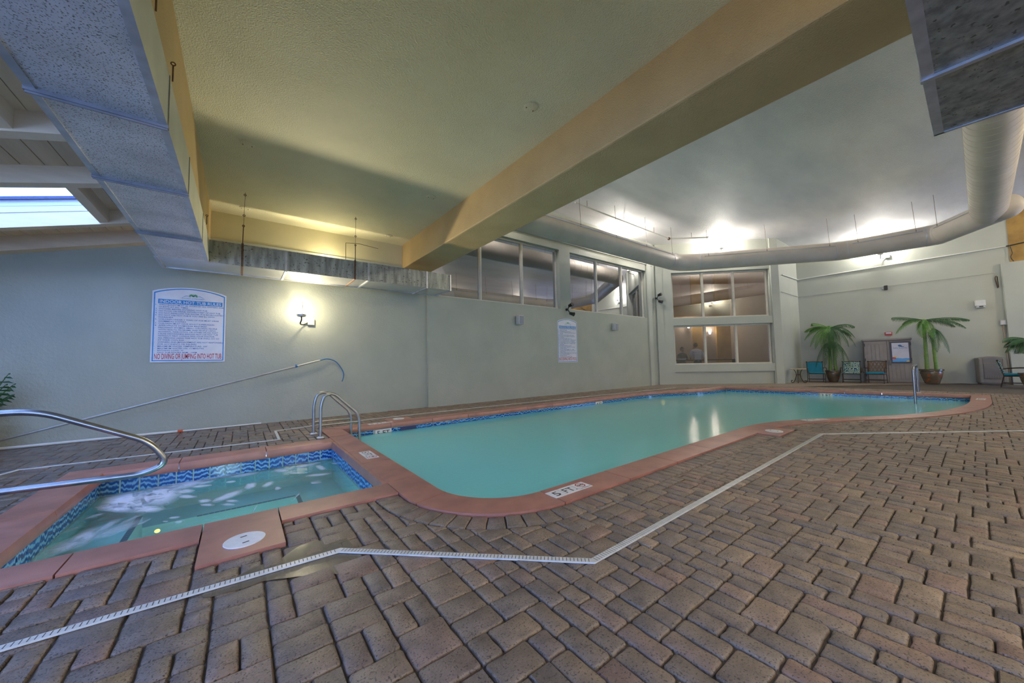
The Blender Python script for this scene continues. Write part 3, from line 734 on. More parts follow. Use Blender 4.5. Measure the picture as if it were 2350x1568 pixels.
# ================================================================== PAVED DECK
floor = thing('floor', None, None); tag(floor, kind='structure')
outer = [v2(-5.2, SY), v2(26.6, SY), v2(26.6, 9.2), v2(-5.2, 9.2)]
hole_p = loop_offset(.10); hole_t = [v2(TX0-.1, TY0-.1), v2(1.30, TY0-.1), v2(1.30, TY1+.1), v2(TX0-.1, TY1+.1)]
hp = [p for p in hole_p]
# one hole: pool with the tub joined on through the dividing wall
iA = [i for i, p in enumerate(hp) if abs(p.x-1.36) < .02 and TY0-.1 < p.y < TY1+.1]
rest = hp[:min(iA)]+[v2(1.36, TY1+.1), v2(TX0-.1, TY1+.1), v2(TX0-.1, TY0-.1), v2(1.36, TY0-.1)]+hp[max(iA)+1:]
tri = tessellate_polygon([outer, rest]); vs = [Vector((p.x, p.y, -.0155)) for p in outer+rest]
m_ = MB(); m_.add(vs, [tuple(t_) for t_ in tri]); sand = m_.build('sand_bed', 'sand_joint', floor)
if sand.data.polygons[0].normal.z < 0: sand.data.flip_normals()
FARD = 13.6
f2 = Vector((fwd.x, fwd.y, 0)).normalized(); r2 = Vector((rt0.x, rt0.y, 0))
m_ = MB(); q = [f2*FARD+r2*-16, f2*FARD+r2*22, f2*26+r2*22, f2*26+r2*-16]; m_.poly([Vector((p.x, p.y, -.003)) for p in q]); m_.build('far_paving', 'deck_far', floor)

def clip_half(poly, p0, n_):
    out = []
    for a, b in zip(poly, poly[1:]+poly[:1]):
        da = (a-p0).dot(n_); db = (b-p0).dot(n_)
        if da >= 0: out.append(a)
        if da*db < 0: out.append(a.lerp(b, da/(da-db)))
    return out
def parea(p): return abs(sum(a.x*b.y-b.x*a.y for a, b in zip(p, p[1:]+p[:1])))/2
def inset(poly, d):
    n = len(poly); c = sum(poly, Vector())/n; out = poly
    for a, b in zip(poly, poly[1:]+poly[:1]):
        e = b-a
        if e.length < 1e-5: continue
        nn_ = Vector((-e.y, e.x, 0)).normalized()
        if (c-a).dot(nn_) < 0: nn_ = -nn_
        out = clip_half(out, a+nn_*d, nn_)
        if len(out) < 3: return []
    return out
def ccw(p): return p if sum(a.x*b.y-b.x*a.y for a, b in zip(p, p[1:]+p[:1])) > 0 else p[::-1]
# boundary rings
S0 = arcpos(RUNS[0]); SOL0 = 3.44; SOL1 = [s for s, p in zip(S0, RUNS[0]) if p.x > 6.12][0]
SW = .205
bnd = []
for k, (r, ns) in enumerate(zip(RUNS, NRM)):
    S = arcpos(r)
    for p, n_, s in list(zip(r, ns, S))[:-1]:
        o_ = CW+.004
        if k == 0 and SOL0 < s < SOL1: o_ += SW
        bnd.append(p+n_*o_)
rects = [[v2(-1.49, 3.17), v2(1.145, 3.17), v2(1.145, 6.19), v2(-1.49, 6.19)], [v2(-.193, 2.776), v2(.263, 2.776), v2(.263, 3.3), v2(-.193, 3.3)]]
lid2 = FL(1772, 992); LB = [v2(6.16, 1.80), v2(6.86, 1.80), v2(6.86, 2.2), v2(6.16, 2.2)]
rects.append(LB)
def inside_np(pts, poly):
    px_ = np.array([p.x for p in poly]); py_ = np.array([p.y for p in poly]); qx = np.roll(px_, -1); qy = np.roll(py_, -1)
    res = np.zeros(len(pts), bool)
    for i in range(0, len(pts), 4000):
        X = pts[i:i+4000, 0:1]; Y = pts[i:i+4000, 1:2]
        c = ((py_ > Y) != (qy > Y)) & (X < (qx-px_)*(Y-py_)/(qy-py_+1e-12)+px_); res[i:i+4000] = c.sum(1) % 2 == 1
    return res
def lay(x_from, x_to, y_from, ny, seed, cy=.0695, cx=.0525):
    """tumbled three-size paving: always extend the lowest stretch of the laying front with a random size"""
    rp = random.Random(seed); out = []; H = np.array([rp.choice((0, 2, 4)) for _ in range(ny//2+1) for _ in (0, 1)][:ny])
    top = int((x_to-x_from)/cx)
    while True:
        j = int(H.argmin()); h = int(H[j])
        if h >= top: break
        e = j
        while e < ny and H[e] == h: e += 1
        run = e-j
        left = x_from+h*cx < .8
        if run == 1:
            nb = [int(H[k]) for k in (j-1, e) if 0 <= k < ny]; w, l = 1, max(1, min(4, min(nb)-h))
        else:
            w = run if run in (2, 3) else rp.choice((2, 3) if run != 4 else (2,))
            l = rp.choice((2, 2, 4) if w == 2 else (2,)) if not left else rp.choice((2, 4, 4) if w == 2 else (2, 4))
            nb = [int(H[k])-h for k in (j-1, e) if 0 <= k < ny]; nb = [d for d in nb if d in (2, 4)]
            if nb and w == run and rp.random() < .75: l = rp.choice(nb) if w == 2 else 2
        out.append((x_from+h*cx, x_from+(h+l)*cx, y_from+j*cy, y_from+(j+w)*cy)); H[j:j+w] = h+l
    return out
pieces = lay(-4.6, 16.9, -4.42, 190, 11)
cand = []
for x0, x1, y0, y1 in pieces:
    cx_, cy_ = (x0+x1)/2, (y0+y1)/2
    q = PX((cx_, cy_, 0))
    if not q or q[2] > FARD+.3 or q[0] < -140 or q[0] > 2500 or q[1] > 1760 or cy_ > 8.82: continue
    if cx_ > 3.8 and cy_ > V+.03: continue
    cand.append((x0, x1, y0, y1))
pts = np.array([[(a+b)/2, (c+d)/2] for a, b, c, d in cand]); allp = []
for fx, fy in ((0, 0), (1, 0), (1, 1), (0, 1)): allp.append(np.array([[a+(b-a)*fx, c+(d-c)*fy] for a, b, c, d in cand]))
status = np.zeros(len(cand), int); clipwith = [[] for _ in cand]; drop = np.zeros(len(cand), bool)
for bi, poly in enumerate([bnd]+rects):
    ins = [inside_np(p, poly) for p in allp+[pts]]
    tot = sum(i.astype(int) for i in ins); drop |= tot == 5
    for k in np.nonzero((tot > 0) & (tot < 5))[0]: clipwith[k].append(poly)
def nearest(poly, c):
    best = None
    for a, b in zip(poly, poly[1:]+poly[:1]):
        e = b-a; L2 = e.length_squared
        if L2 < 1e-10: continue
        u = max(0, min(1, (c-a).dot(e)/L2)); p = a+e*u; d = (c-p).length
        if best is None or d < best[0]: best = (d, p, e.normalized())
    return best
POLYS = []                                       # (polygon, tone)
for k, (x0, x1, y0, y1) in enumerate(cand):
    if drop[k]: continue
    P = [v2(x0, y0), v2(x1, y0), v2(x1, y1), v2(x0, y1)]
    for poly in clipwith[k]:
        if not P: break
        c = sum(P, Vector())/len(P); d, p, e = nearest(poly, c); n_ = Vector((e.y, -e.x, 0)); cc = sum(poly, Vector())/len(poly)
        # outward side: step off the edge and test
        tst = p+n_*.01
        if inside_np(np.array([[tst.x, tst.y]]), poly)[0]: n_ = -n_
        P = clip_half(P, p, n_)
    if len(P) < 3 or parea(P) < .0022: continue
    POLYS.append(P)
# soldier course round the near end of the pool
s = SOL0; r, ns = RUNS[0], NRM[0]
while s < SOL1-.1:
    w = .102
    # on the bend the outer ends fan out
    a, na = samp(r, ns, S0, s); b, nb = samp(r, ns, S0, s+w*(.78 if a.x < 2.1 else 1))
    w2 = w*(.78 if a.x < 2.1 else 1)
    POLYS.append([a+na*(CW+.004), a+na*(CW+SW), b+nb*(CW+SW), b+nb*(CW+.004)]); s += w2
def px_area(P):
    q = [PX((p.x, p.y, 0)) for p in P]
    if any(v is None for v in q): return 0
    c = (sum(v[0] for v in q)/len(q), sum(v[1] for v in q)/len(q))
    if not (0 <= c[0] <= 2350 and 0 <= c[1] <= 1568): return 0
    return abs(sum(a[0]*b[1]-b[0]*a[1] for a, b in zip(q, q[1:]+q[:1])))/2
POLYS = sorted(POLYS, key=lambda P: -px_area(P))
def paver_geo(P, big, rr):
    P = ccw(inset(ccw(P), .0030))
    if len(P) < 3: return None
    c = sum(P, Vector())/len(P); zt = rr.uniform(-.003, .003)-.012*math.exp(-((c.x-.40)/.40)**2-((c.y-2.43)/.15)**2); tx, ty = rr.uniform(-.02, .02), rr.uniform(-.02, .02)
    if big:
        Q = []
        n = len(P)
        for i in range(n):
            a, b, d = P[i-1], P[i], P[(i+1) % n]; k = min(.014, (a-b).length*.3, (d-b).length*.3)*rr.uniform(.7, 1.3)
            u, w = (a-b).normalized(), (d-b).normalized()
            Q += [b+u*k, b+(u+w)*k*.30, b+w*k]
            # slightly wavy tumbled edge
            m = b.lerp(d, rr.uniform(.4, .6)); nn_ = Vector((-(d-b).y, (d-b).x, 0)).normalized(); Q.append(m+nn_*rr.uniform(-.0005, .0045))
        P = Q
    n = len(P)
    def lift(p, z): return Vector((p.x, p.y, z+zt+(p.x-c.x)*tx+(p.y-c.y)*ty))
    def shrink(k): return [c+(p-c)*(1-k/max(.03, (p-c).length)) for p in P]
    if big:
        rings = [[lift(p, -.03) for p in P], [lift(p, -.0095) for p in P], [lift(p, -.0035) for p in shrink(.0035)], [lift(p, .0) for p in shrink(.0115)]]
    else:
        rings = [[lift(p, -.02) for p in P], [lift(p, -.009) for p in P], [lift(p, 0) for p in shrink(.009)]]
    vs = [v for q in rings for v in q]; fs = []
    for i in range(len(rings)-1):
        for k in range(n): fs.append((i*n+k, i*n+(k+1) % n, (i+1)*n+(k+1) % n, (i+1)*n+k))
    fs.append(tuple((len(rings)-1)*n+k for k in range(n))); return vs, fs
rr = random.Random(5); field = MB(); tone = []; cnt = 0
for P in POLYS:
    big = px_area(P) > 260
    g_ = paver_geo(P, big, rr)
    if not g_: continue
    if cnt < 300 and px_area(P) > 0:
        c = sum(P, Vector())/len(P); me = bpy.data.meshes.new('paver'); me.from_pydata([v-c for v in g_[0]], [], g_[1]); me.materials.append(MATS['paver_single'])
        me.polygons.foreach_set('use_smooth', [True]*len(me.polygons)); me.set_sharp_from_angle(angle=R(50)); me.update()
        o = inst(me, 'paver', floor, Matrix.Translation(c)); cnt += 1
    else:
        n0 = len(field.f); field.add(*g_); tone += [rr.random()]*(len(field.f)-n0)
o = field.build('paving', 'paver_field', floor, smooth=50, kind='stuff')
at = o.data.attributes.new('tone', 'FLOAT', 'FACE'); at.data.foreach_set('value', tone)
print('pavers', len(POLYS), 'tris', sum(len(f)-2 for f in field.f))

# ---- trench drains
def drain(path, label, w=.042, slots=True, smax=99):
    d_ = thing('trench_drain', label, 'drain', (0, 0, 0), group='white slot drains in the paving')
    P = [Vector((p[0], p[1], 0)) for p in path]; m_ = MB(); k = MB(); ds = 0
    def off(i, o_):
        t_ = []
        if i > 0: t_.append((P[i]-P[i-1]).normalized())
        if i < len(P)-1: t_.append((P[i+1]-P[i]).normalized())
        n1 = Vector((-t_[0].y, t_[0].x, 0)); n2 = Vector((-t_[-1].y, t_[-1].x, 0)); return P[i]+(n1+n2)/(1+n1.dot(n2))*o_
    L = [off(i, w/2) for i in range(len(P))]; Rr = [off(i, -w/2) for i in range(len(P))]; up = Vector((0, 0, .0095)); dn = Vector((0, 0, .001))
    for i in range(len(P)-1):
        s1 = MB(); a, b, c, e = L[i], L[i+1], Rr[i+1], Rr[i]
        s1.add([a+dn, b+dn, c+dn, e+dn, a+up, b+up, c+up, e+up], [(4, 7, 6, 5), (0, 1, 5, 4), (3, 7, 6, 2), (0, 4, 7, 3), (1, 2, 6, 5)]); s1.build('channel', 'drain_white', d_)
        dr = (P[i+1]-P[i]); LL = dr.length; dr.normalize(); q = Vector((-dr.y, dr.x, 0))
        s = .02
        while slots and s < LL-.02 and ds < smax:
            p = P[i]+dr*s+Vector((0, 0, .0101)); k.add([p-q*w*.40-dr*.0018, p-q*w*.40+dr*.0018, p+q*w*.40+dr*.0018, p+q*w*.40-dr*.0018], [(0, 1, 2, 3)]); s += .021
        ds += LL
    if k.v: k.build('slots', 'dark_slot', d_, kind='stuff')
    return d_
drain([(-1.3, 2.535), (.51, 2.46), (1.62, 1.40), (6.79, 1.47), (9.08, -.30), (11.5, -2.2)], 'white slotted drain line bending across the paving in front of the pool and tub', smax=9)
drain([(-2.2, 6.3), (-2.01, 6.78), (.50, 6.66), (.51, 7.56), (1.28, 7.74), (5.28, 7.72), (13.6, 7.30)], 'white drain line running along the foot of the wall behind the tub and pool', w=.035, slots=False)
# ---- puddles
def puddle(poly, label):
    P = [FL(x, y, -.0015) for x, y in poly]; P = curve_pts(P+[P[0]], 4)[:-1]; m_ = MB(); tri = tessellate_polygon([[Vector((p.x, p.y, 0)) for p in P]])
    m_.add(P, [tuple(t_) for t_ in tri]); o = m_.build('puddle', 'puddle', None, label=label, cat='puddle', kind='stuff')
    if o.data.polygons[0].normal.z < 0: o.data.flip_normals()
puddle([(585, 1300), (640, 1285), (655, 1275), (690, 1252), (740, 1240), (768, 1225), (800, 1240), (815, 1262), (835, 1285), (800, 1300), (800, 1318), (760, 1318), (740, 1330), (705, 1322), (650, 1328), (600, 1335), (560, 1350), (470, 1372), (480, 1350), (540, 1325)], 'shallow tan puddle over the pavers around the bend of the slot drain')
puddle([(1535, 1104), (1560, 1093), (1600, 1088), (1598, 1098), (1580, 1110), (1545, 1110)], 'small puddle between pavers beside the straight pool edge')

# ---- round lids and deck markers
def lid(c, r, label, rz=0):
    l = thing('skimmer_lid', label, 'lid', (c.x, c.y, CZ), rz, 'round white skimmer lids')
    m_ = MB(); m_.lathe([(r, 0), (r, .004), (r*.985, .006)], (0, 0, 0), 40); lp(m_, 'disc', 'lid_white', l, 40)
    for s_ in (-1, 1):
        m_ = MB(); m_.box(-.018+s_*.008, .018+s_*.008, s_*.05-.006, s_*.05+.006, .0055, .0066); lp(m_, 'finger_slot', 'dark_slot', l)
lid(FL(561.5, 1245), .113, 'round white skimmer lid on the widened hot tub coping block', R(15))
m_ = MB(); m_.bbox(6.17, 6.85, 1.81, 2.085, -.05, CZ, .006); m_.build('lid_block', 'terracotta', pool)
m_ = MB(); m_.bbox(2.36, 2.86, 7.20, 7.50, -.05, CZ, .006); m_.build('lid_block', 'terracotta', pool)
lid(v2(6.5, 1.97), .113, 'round white skimmer lid in the block at the pool edge bend')
lid(v2(2.61, 7.32), .113, 'round white skimmer lid behind the pool edge beside the wall')
def deck_marker(c, ang, label, txt='5 FT.', w=.455, h=.14):
    M = Matrix.Translation((c.x, c.y, CZ)) @ Matrix.Rotation(ang, 4, 'Z')
    d_ = thing('depth_marker', label, 'depth marker', (c.x, c.y, CZ), ang, 'white depth markers set in the coping')
    m_ = MB(); m_.box(-w/2, w/2, -h/2, h/2, .0002, .0025); lp(m_, 'tile', 'marker_white', d_)
    for x in (-w/2+w*.30, -w/2+w*.66): m2 = MB(); m2.box(x-.001, x+.001, -h/2, h/2, .0025, .0029); lp(m2, 'joint', 'dark_slot', d_)
    T = Matrix.Translation((0, 0, .0032))
    a, b = txt.split(' ')
    m_ = text_mb([(a, -w/2+w*.15, -h*.31, h*.6, w*.14, 'C'), (b, -w/2+w*.49, -h*.31, h*.6, w*.29, 'C')], T); lp(m_, 'lettering', 'ink_black', d_)
    m_ = text_mb([('NO DIVING', w/2-w*.165, -h*.44, h*.11, w*.27, 'C')], T); lp(m_, 'small_lettering', 'ink_black', d_)
    m_ = MB(); cx_ = w/2-w*.165; cy_ = h*.10; ro, ri = h*.36, h*.29
    vs = []; fs = []
    for k in range(8): vs += [Vector((cx_+ro*math.cos(R(45*k+22.5)), cy_+ro*math.sin(R(45*k+22.5)), .0033)), Vector((cx_+ri*math.cos(R(45*k+22.5)), cy_+ri*math.sin(R(45*k+22.5)), .0033))]
    for k in range(8): fs.append((2*k, 2*((k+1) % 8), 2*((k+1) % 8)+1, 2*k+1))
    m_.add(vs, fs); q = Vector((math.cos(R(0)), math.sin(R(0)), 0)); pp = Vector((-q.y, q.x, 0)); C_ = Vector((cx_, cy_, .0034))
    m_.add([C_-q*ri-pp*.004, C_+q*ri-pp*.004, C_+q*ri+pp*.004, C_-q*ri+pp*.004], [(0, 1, 2, 3)]); lp(m_, 'prohibition_sign', 'ink_red', d_)
    m_ = MB(); C_.z = .0038
    for a0 in (35, 145):                          # diver figure, crossed strokes
        q = Vector((math.cos(R(a0)), math.sin(R(a0)), 0)); pp = Vector((-q.y, q.x, 0)); m_.add([C_-q*ri*.7-pp*.003, C_+q*ri*.7-pp*.003, C_+q*ri*.7+pp*.003, C_-q*ri*.7+pp*.003], [(0, 1, 2, 3)])
    lp(m_, 'diver_symbol', 'ink_black', d_)
p0 = FL(1307, 1128); deck_marker(p0, 0, 'white 5 FT no diving marker on the straight near edge of the pool')
p0 = FL(851, 1046); deck_marker(v2(1.30, 4.71), R(-90), 'white 5 FT no diving marker on the strip between tub and pool', w=.40)
deck_marker(v2(2.16, 7.04), 0, 'white 5 FT no diving marker behind the pool ladder', w=.45)
p0 = FL(1883, 964); deck_marker(v2(8.16, 1.84), R(-24), 'white 4 FT no diving marker where the pool edge curves', '4 FT.', w=.5)
deck_marker(v2(14.5, .05), R(-2), 'white 3 FT no diving marker at the far end of the pool', '3 FT.', w=.5)

# ================================================================== DUCTS
DZ0, DZ1 = 2.85, 3.22
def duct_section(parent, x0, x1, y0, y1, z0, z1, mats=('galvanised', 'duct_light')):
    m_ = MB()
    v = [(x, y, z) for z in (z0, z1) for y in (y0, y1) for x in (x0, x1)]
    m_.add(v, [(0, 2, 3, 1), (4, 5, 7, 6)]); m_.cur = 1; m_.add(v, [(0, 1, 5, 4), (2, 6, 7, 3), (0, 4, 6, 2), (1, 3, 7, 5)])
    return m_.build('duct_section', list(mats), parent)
def edge_strip(parent, pts, w=.03, name='corner_flange'):
    m_ = MB()
    for a, b, ax in pts:
        a, b = Vector(a), Vector(b); lo = Vector((min(a.x, b.x), min(a.y, b.y), min(a.z, b.z))); hi = Vector((max(a.x, b.x), max(a.y, b.y), max(a.z, b.z))); m_.box(lo.x, hi.x, lo.y, hi.y, lo.z, hi.z)
    return m_.build(name, 'flange', parent)
def seam_y(parent, x0, x1, y, z0, z1, w=.035, h=.022):
    m_ = MB(); m_.box(x0-.006, x1+.006, y-w/2, y+w/2, z0-h, z0); m_.box(x0-.005, x0, y-w/4, y+w/4, z0, z1); m_.box(x1, x1+.005, y-w/4, y+w/4, z0, z1); m_.box(x0, x1, y-.006, y+.006, z0-h-.012, z0-h); return m_.build('standing_seam', 'seam', parent)
def seam_x(parent, x, y0, y1, z0, z1, w=.035, h=.016):
    m_ = MB(); m_.box(x-w/2, x+w/2, y0-h, y1+h, z0-h, z0); m_.box(x-w/2, x+w/2, y0-h, y0, z0, z1); return m_.build('standing_seam', 'flange', parent)
LX0, LX1, BY0, BY1, BX1 = -1.06, -.44, 7.49, 8.28, 3.93
dl = thing('rectangular_duct', 'wide speckled galvanised duct running overhead from the camera side to the wall', 'duct', (0, 0, 0))
ys = [-4.2, -1.6, 1.0, 3.38, 4.62, 6.23, BY0]
for a, b in zip(ys, ys[1:]): duct_section(dl, LX0, LX1, a+.002, b-.002, DZ0, DZ1)
for y in ys[1:-1]: seam_y(dl, LX0, LX1, y, DZ0, DZ1)
for x in (LX0, LX1):
    s_ = 1 if x < -.8 else -1; m_ = MB(); m_.box(min(x, x+s_*.045), max(x, x+s_*.045), ys[0], BY0, DZ0-.006, DZ0); m_.build('corner_flange', 'flange', dl)
for y in (2.72, 3.35, 6.55):
    x = LX1+.02; m_ = MB(); m_.tube([(x, y, DZ1-.05), (x, y, DZ1+.07)], .005, 6); m_.tube([(x+.012*math.cos(a*PI/6), y, DZ1+.08+.012*math.sin(a*PI/6)) for a in range(13)], .004, 6); m_.build('hanger_eye', 'rust', dl)
db = thing('rectangular_duct', 'streaked galvanised duct hung along the wall above the hot tub sign', 'duct', (0, 0, 0))
xs = [LX0, .62, 2.05, 3.32, BX1]
for a, b in zip(xs, xs[1:]):
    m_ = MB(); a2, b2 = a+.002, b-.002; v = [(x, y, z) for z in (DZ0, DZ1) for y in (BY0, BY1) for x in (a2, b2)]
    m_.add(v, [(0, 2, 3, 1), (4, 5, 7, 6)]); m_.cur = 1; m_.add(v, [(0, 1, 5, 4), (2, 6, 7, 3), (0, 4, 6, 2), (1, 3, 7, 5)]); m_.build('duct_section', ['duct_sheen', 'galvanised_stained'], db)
for x in xs[1:-1]: seam_x(db, x, BY0, BY1, DZ0, DZ1)
seam_x(db, BX1-.02, BY0, BY1, DZ0, DZ1, .03)
m_ = MB(); m_.box(LX0-.02, LX0+.02, BY0, BY1, DZ0-.015, DZ0); m_.box(LX0, BX1, BY1-.02, BY1+.01, DZ0-.01, DZ0); m_.build('corner_flange', 'flange', db)
for px_ in (556, 815):
    x = ONY(px_, 590, BY0).x
    m_ = MB(); m_.box(x-.016, x+.016, BY0-.005, BY0, DZ0-.004, DZ1+.02); m_.box(x-.016, x+.016, BY0, BY1, DZ0-.006, DZ0); m_.build('strap', 'rust', db)
    m_ = MB(); p = Vector((x, BY0-.01, DZ1)); top = Vector((x+.02, BY0+.05, LOWZ)); m_.tube([p, p.lerp(top, .35), p.lerp(top, .37), top], [.007, .007, .003, .003], 6)
    for k in (.35, .55, .95): q = p.lerp(top, k); m_.tube([q+Vector((.016*math.cos(a*PI/6), 0, .016*math.sin(a*PI/6))) for a in range(13)], .005, 6)
    m_.build('hanger_wire', 'rust', db)
m_ = MB(); x = ONY(805, 590, BY0).x; m_.tube([(x-.05, BY0+.2, DZ1), (x-.05, BY0+.2, 3.62), (x+.3, BY0+.6, 3.78), (x+.8, BY0+.9, 3.84)], .005, 6); m_.build('hanger_wire', 'rust', db)
# duct at the upper right, passing under the beam
dr_ = thing('rectangular_duct', 'dark galvanised duct passing overhead under the big beam', 'duct', (0, 0, 0))
RZ0, RZ1, RY0, RY1, RX = 2.98, 3.50, -1.05, .13, 4.60
xs = [-.3, 1.2, 3.60, RX]
for a, b in zip(xs, xs[1:]): duct_section(dr_, a+.002, b-.002, RY0, RY1, RZ0, RZ1, ('galvanised_stained', 'galvanised'))
m_ = MB(); x = 3.60; m_.box(x-.02, x+.02, RY0, RY1+.012, RZ0-.018, RZ0); m_.box(x-.02, x+.02, RY1, RY1+.012, RZ0, RZ1); m_.build('standing_seam', 'flange', dr_)
m_ = MB(); m_.box(xs[0], RX, RY1-.05, RY1+.004, RZ0-.007, RZ0); m_.box(RX-.02, RX+.006, RY0, RY1, RZ0-.007, RZ0); m_.build('corner_flange', 'flange', dr_)

# ---- round spiral duct loop under the high ceiling
RDZ, RDR = 5.10, .335
rd = thing('spiral_duct', 'long round painted spiral duct hung on wires, looping along the walls', 'duct', (0, 0, 0))
NODES = [Vector(p) for p in ((4.2, 7.52, RDZ), (13.9, 7.40, RDZ), (14.75, 7.05, RDZ), (18.05, 3.0, RDZ), (18.35, .62, RDZ), (16.45, -.62, RDZ))]
def seg_tube(a, b, name, r=RDR, mat='round_duct'):
    m_ = MB(); m_.tube([a, b], r, 28, cap=True); return m_.build(name, mat, rd, smooth=40)
rows = [(NODES[0], NODES[1]), (NODES[2]+(NODES[3]-NODES[2]).normalized()*.10, NODES[3]), (NODES[3], NODES[4]), (NODES[4], NODES[5])]
def pieces_(a, b, L=2.4):
    d = b-a; n = max(1, round(d.length/L))
    for i in range(n): yield a+d*(i/n), a+d*((i+1)/n)
for a, b in rows:
    for p, q in pieces_(a, b): seg_tube(p, q, 'duct_section')
seg_tube(Vector((4.3, -.36, RDZ)), Vector((16.6, -.36, RDZ)), 'duct_section')
# elbows: gored bends
def elbow(a, c, b, n=4):
    P = [a*(1-u)**2+c*2*u*(1-u)+b*u*u for u in [i/n for i in range(n+1)]]
    m_ = MB(); m_.tube(P, RDR*1.012, 28); m_.build('elbow', 'round_duct', rd, smooth=30)
d0 = (NODES[1]-NODES[0]).normalized(); d1 = (NODES[3]-NODES[2]).normalized()
elbow(NODES[1]-d0*.05, Vector((14.45, 7.40, RDZ)), NODES[2]+d1*.15)
for i, j in ((3, .25), (4, .25)):
    a = NODES[i]-(NODES[i]-NODES[i-1]).normalized()*j; b = NODES[i]+(NODES[i+1]-NODES[i]).normalized()*j; elbow(a, NODES[i], b)
m_ = MB(); m_.ball(NODES[5], RDR, 28, 14); m_.build('end_cap', 'round_duct', rd, smooth=60)
# rings, side rails
def ring(p, d, r=RDR*1.02, w=.03):
    m_ = MB(); m_.tube([p-d*w/2, p+d*w/2], r, 28); m_.build('joint_ring', 'duct_rail', rd, smooth=40)
for a, b in rows: ring(a+(b-a).normalized()*.22, (b-a).normalized()); ring(b-(b-a).normalized()*.28, (b-a).normalized())
m_ = MB()
for k in range(34):                               # lock-seam ridges on the near run
    p = Vector((7.2+k*.27, -.36, RDZ)); m_.tube([p, p+Vector((.012, 0, 0))], RDR*1.008, 28)
for k in range(40):
    p = Vector((10.2+k*.10, 7.52-.012*(6+k*.1), RDZ)); 
    if k % 4 == 0: m_.tube([p, p+Vector((.012, 0, 0))], RDR*1.008, 28)
m_.build('spiral_seams', 'round_duct', rd, smooth=40, kind='stuff')
for a, b in rows+[(Vector((5.2, -.36, RDZ)), Vector((16.2, -.36, RDZ)))]:
    d = (b-a).normalized(); side = Vector((d.y, -d.x, 0))
    if side.dot(-Vector((a.x, a.y, 0))) < 0: side = -side
    o_ = (side*.93+Vector((0, 0, .42))).normalized()*(RDR+.012)
    m_ = MB(); m_.tube([a+d*.35+o_, b-d*.35+o_], .018, 8); m_.build('side_rail', 'duct_rail', rd, smooth=40)
    L = (b-a).length; n = max(2, int(L/1.6)); w_ = MB()
    for i in range(n):
        p = a+d*(.5+(L-1.0)*i/(n-1)); q = p+o_; w_.tube([q, Vector((q.x-d.x*.05, q.y-d.y*.05, HIGHZ))], .006, 5); w_.tube([q+Vector((0, 0, -.02)), q+Vector((0, 0, .05))], .014, 6)
    w_.build('hanger_wire', 'wire', rd, kind='stuff')

# ---- white sprinkler pipe and conduits
p = [FL(1320, 465, 6.08), FL(1535, 548, 6.08), FL(1622, 545, 6.08)]
sp_ = thing('sprinkler_pipe', 'thin white pipe hung just below the high ceiling', 'pipe', (0, 0, 0))
m_ = MB(); m_.tube([p[0], p[1]], .024, 8); m_.build('pipe', 'white_paint', sp_, smooth=40)
m_ = MB(); m_.tube([p[1], p[2]], .034, 8); m_.tube([p[2], p[2]+(p[2]-p[1]).normalized()*.05], .05, 8); m_.build('pipe', 'white_paint', sp_, smooth=40)
m_ = MB(); m_.ball(p[1], .06, 10, 6); m_.build('fitting', 'rust', sp_, smooth=60)
m_ = MB()
for u in (.1, .45, .8): q = p[0].lerp(p[1], u); m_.tube([q, Vector((q.x, q.y, HIGHZ))], .007, 5)
q = p[1].lerp(p[2], .6); m_.tube([q, Vector((q.x, q.y, HIGHZ))], .007, 5); m_.build('hanger', 'rust', sp_)
m_ = MB(); m_.tube([(18.9, 5.08, 4.74), (FC.x-.03, 5.08, 4.79), FR(.06, 4.79, .03), FR(6.03, 5.03, .03)], .022, 8); m_.build('conduit', 'white_paint', None, smooth=50, label='white conduit running level along the far wall', cat='conduit')
m_ = MB(); m_.tube([(18.7, 5.10, 3.97), (FC.x-.02, 5.10, 3.97), FR(.05, 3.97, .012), FR(5.75, 4.10, .012)], .008, 6); m_.build('cable', 'mint_smooth', None, label='thin painted cable pinned across the far wall', cat='cable')
m_ = MB(); m_.tube(curve_pts([FR(6.03, 5.03, .05), FR(6.3, 5.06, .09), FR(6.7, 5.15, .09), FR(7.4, 5.5, .09)], 5), .018, 6); m_.tube(curve_pts([FR(6.1, 5.03, .09), FR(6.14, 4.75, .10), FR(6.10, 4.6, .10), FR(6.16, 4.42, .10)], 5), .012, 6); m_.build('cable', 'black_plastic', None, label='black cable hanging over the gold stone above the block', cat='cable')
m_ = MB(); m_.tube(curve_pts([FR(5.76, 3.98, .03), FR(5.73, 3.9, .04), FR(5.75, 3.7, .04), FR(5.77, 3.52, .04)], 5), .014, 6); m_.tube([FR(5.78, 3.96, .03), FR(5.79, 3.55, .03)], .01, 6); m_.build('cable', 'iron', None, label='short dark cable loop on the far wall beside the block', cat='cable')

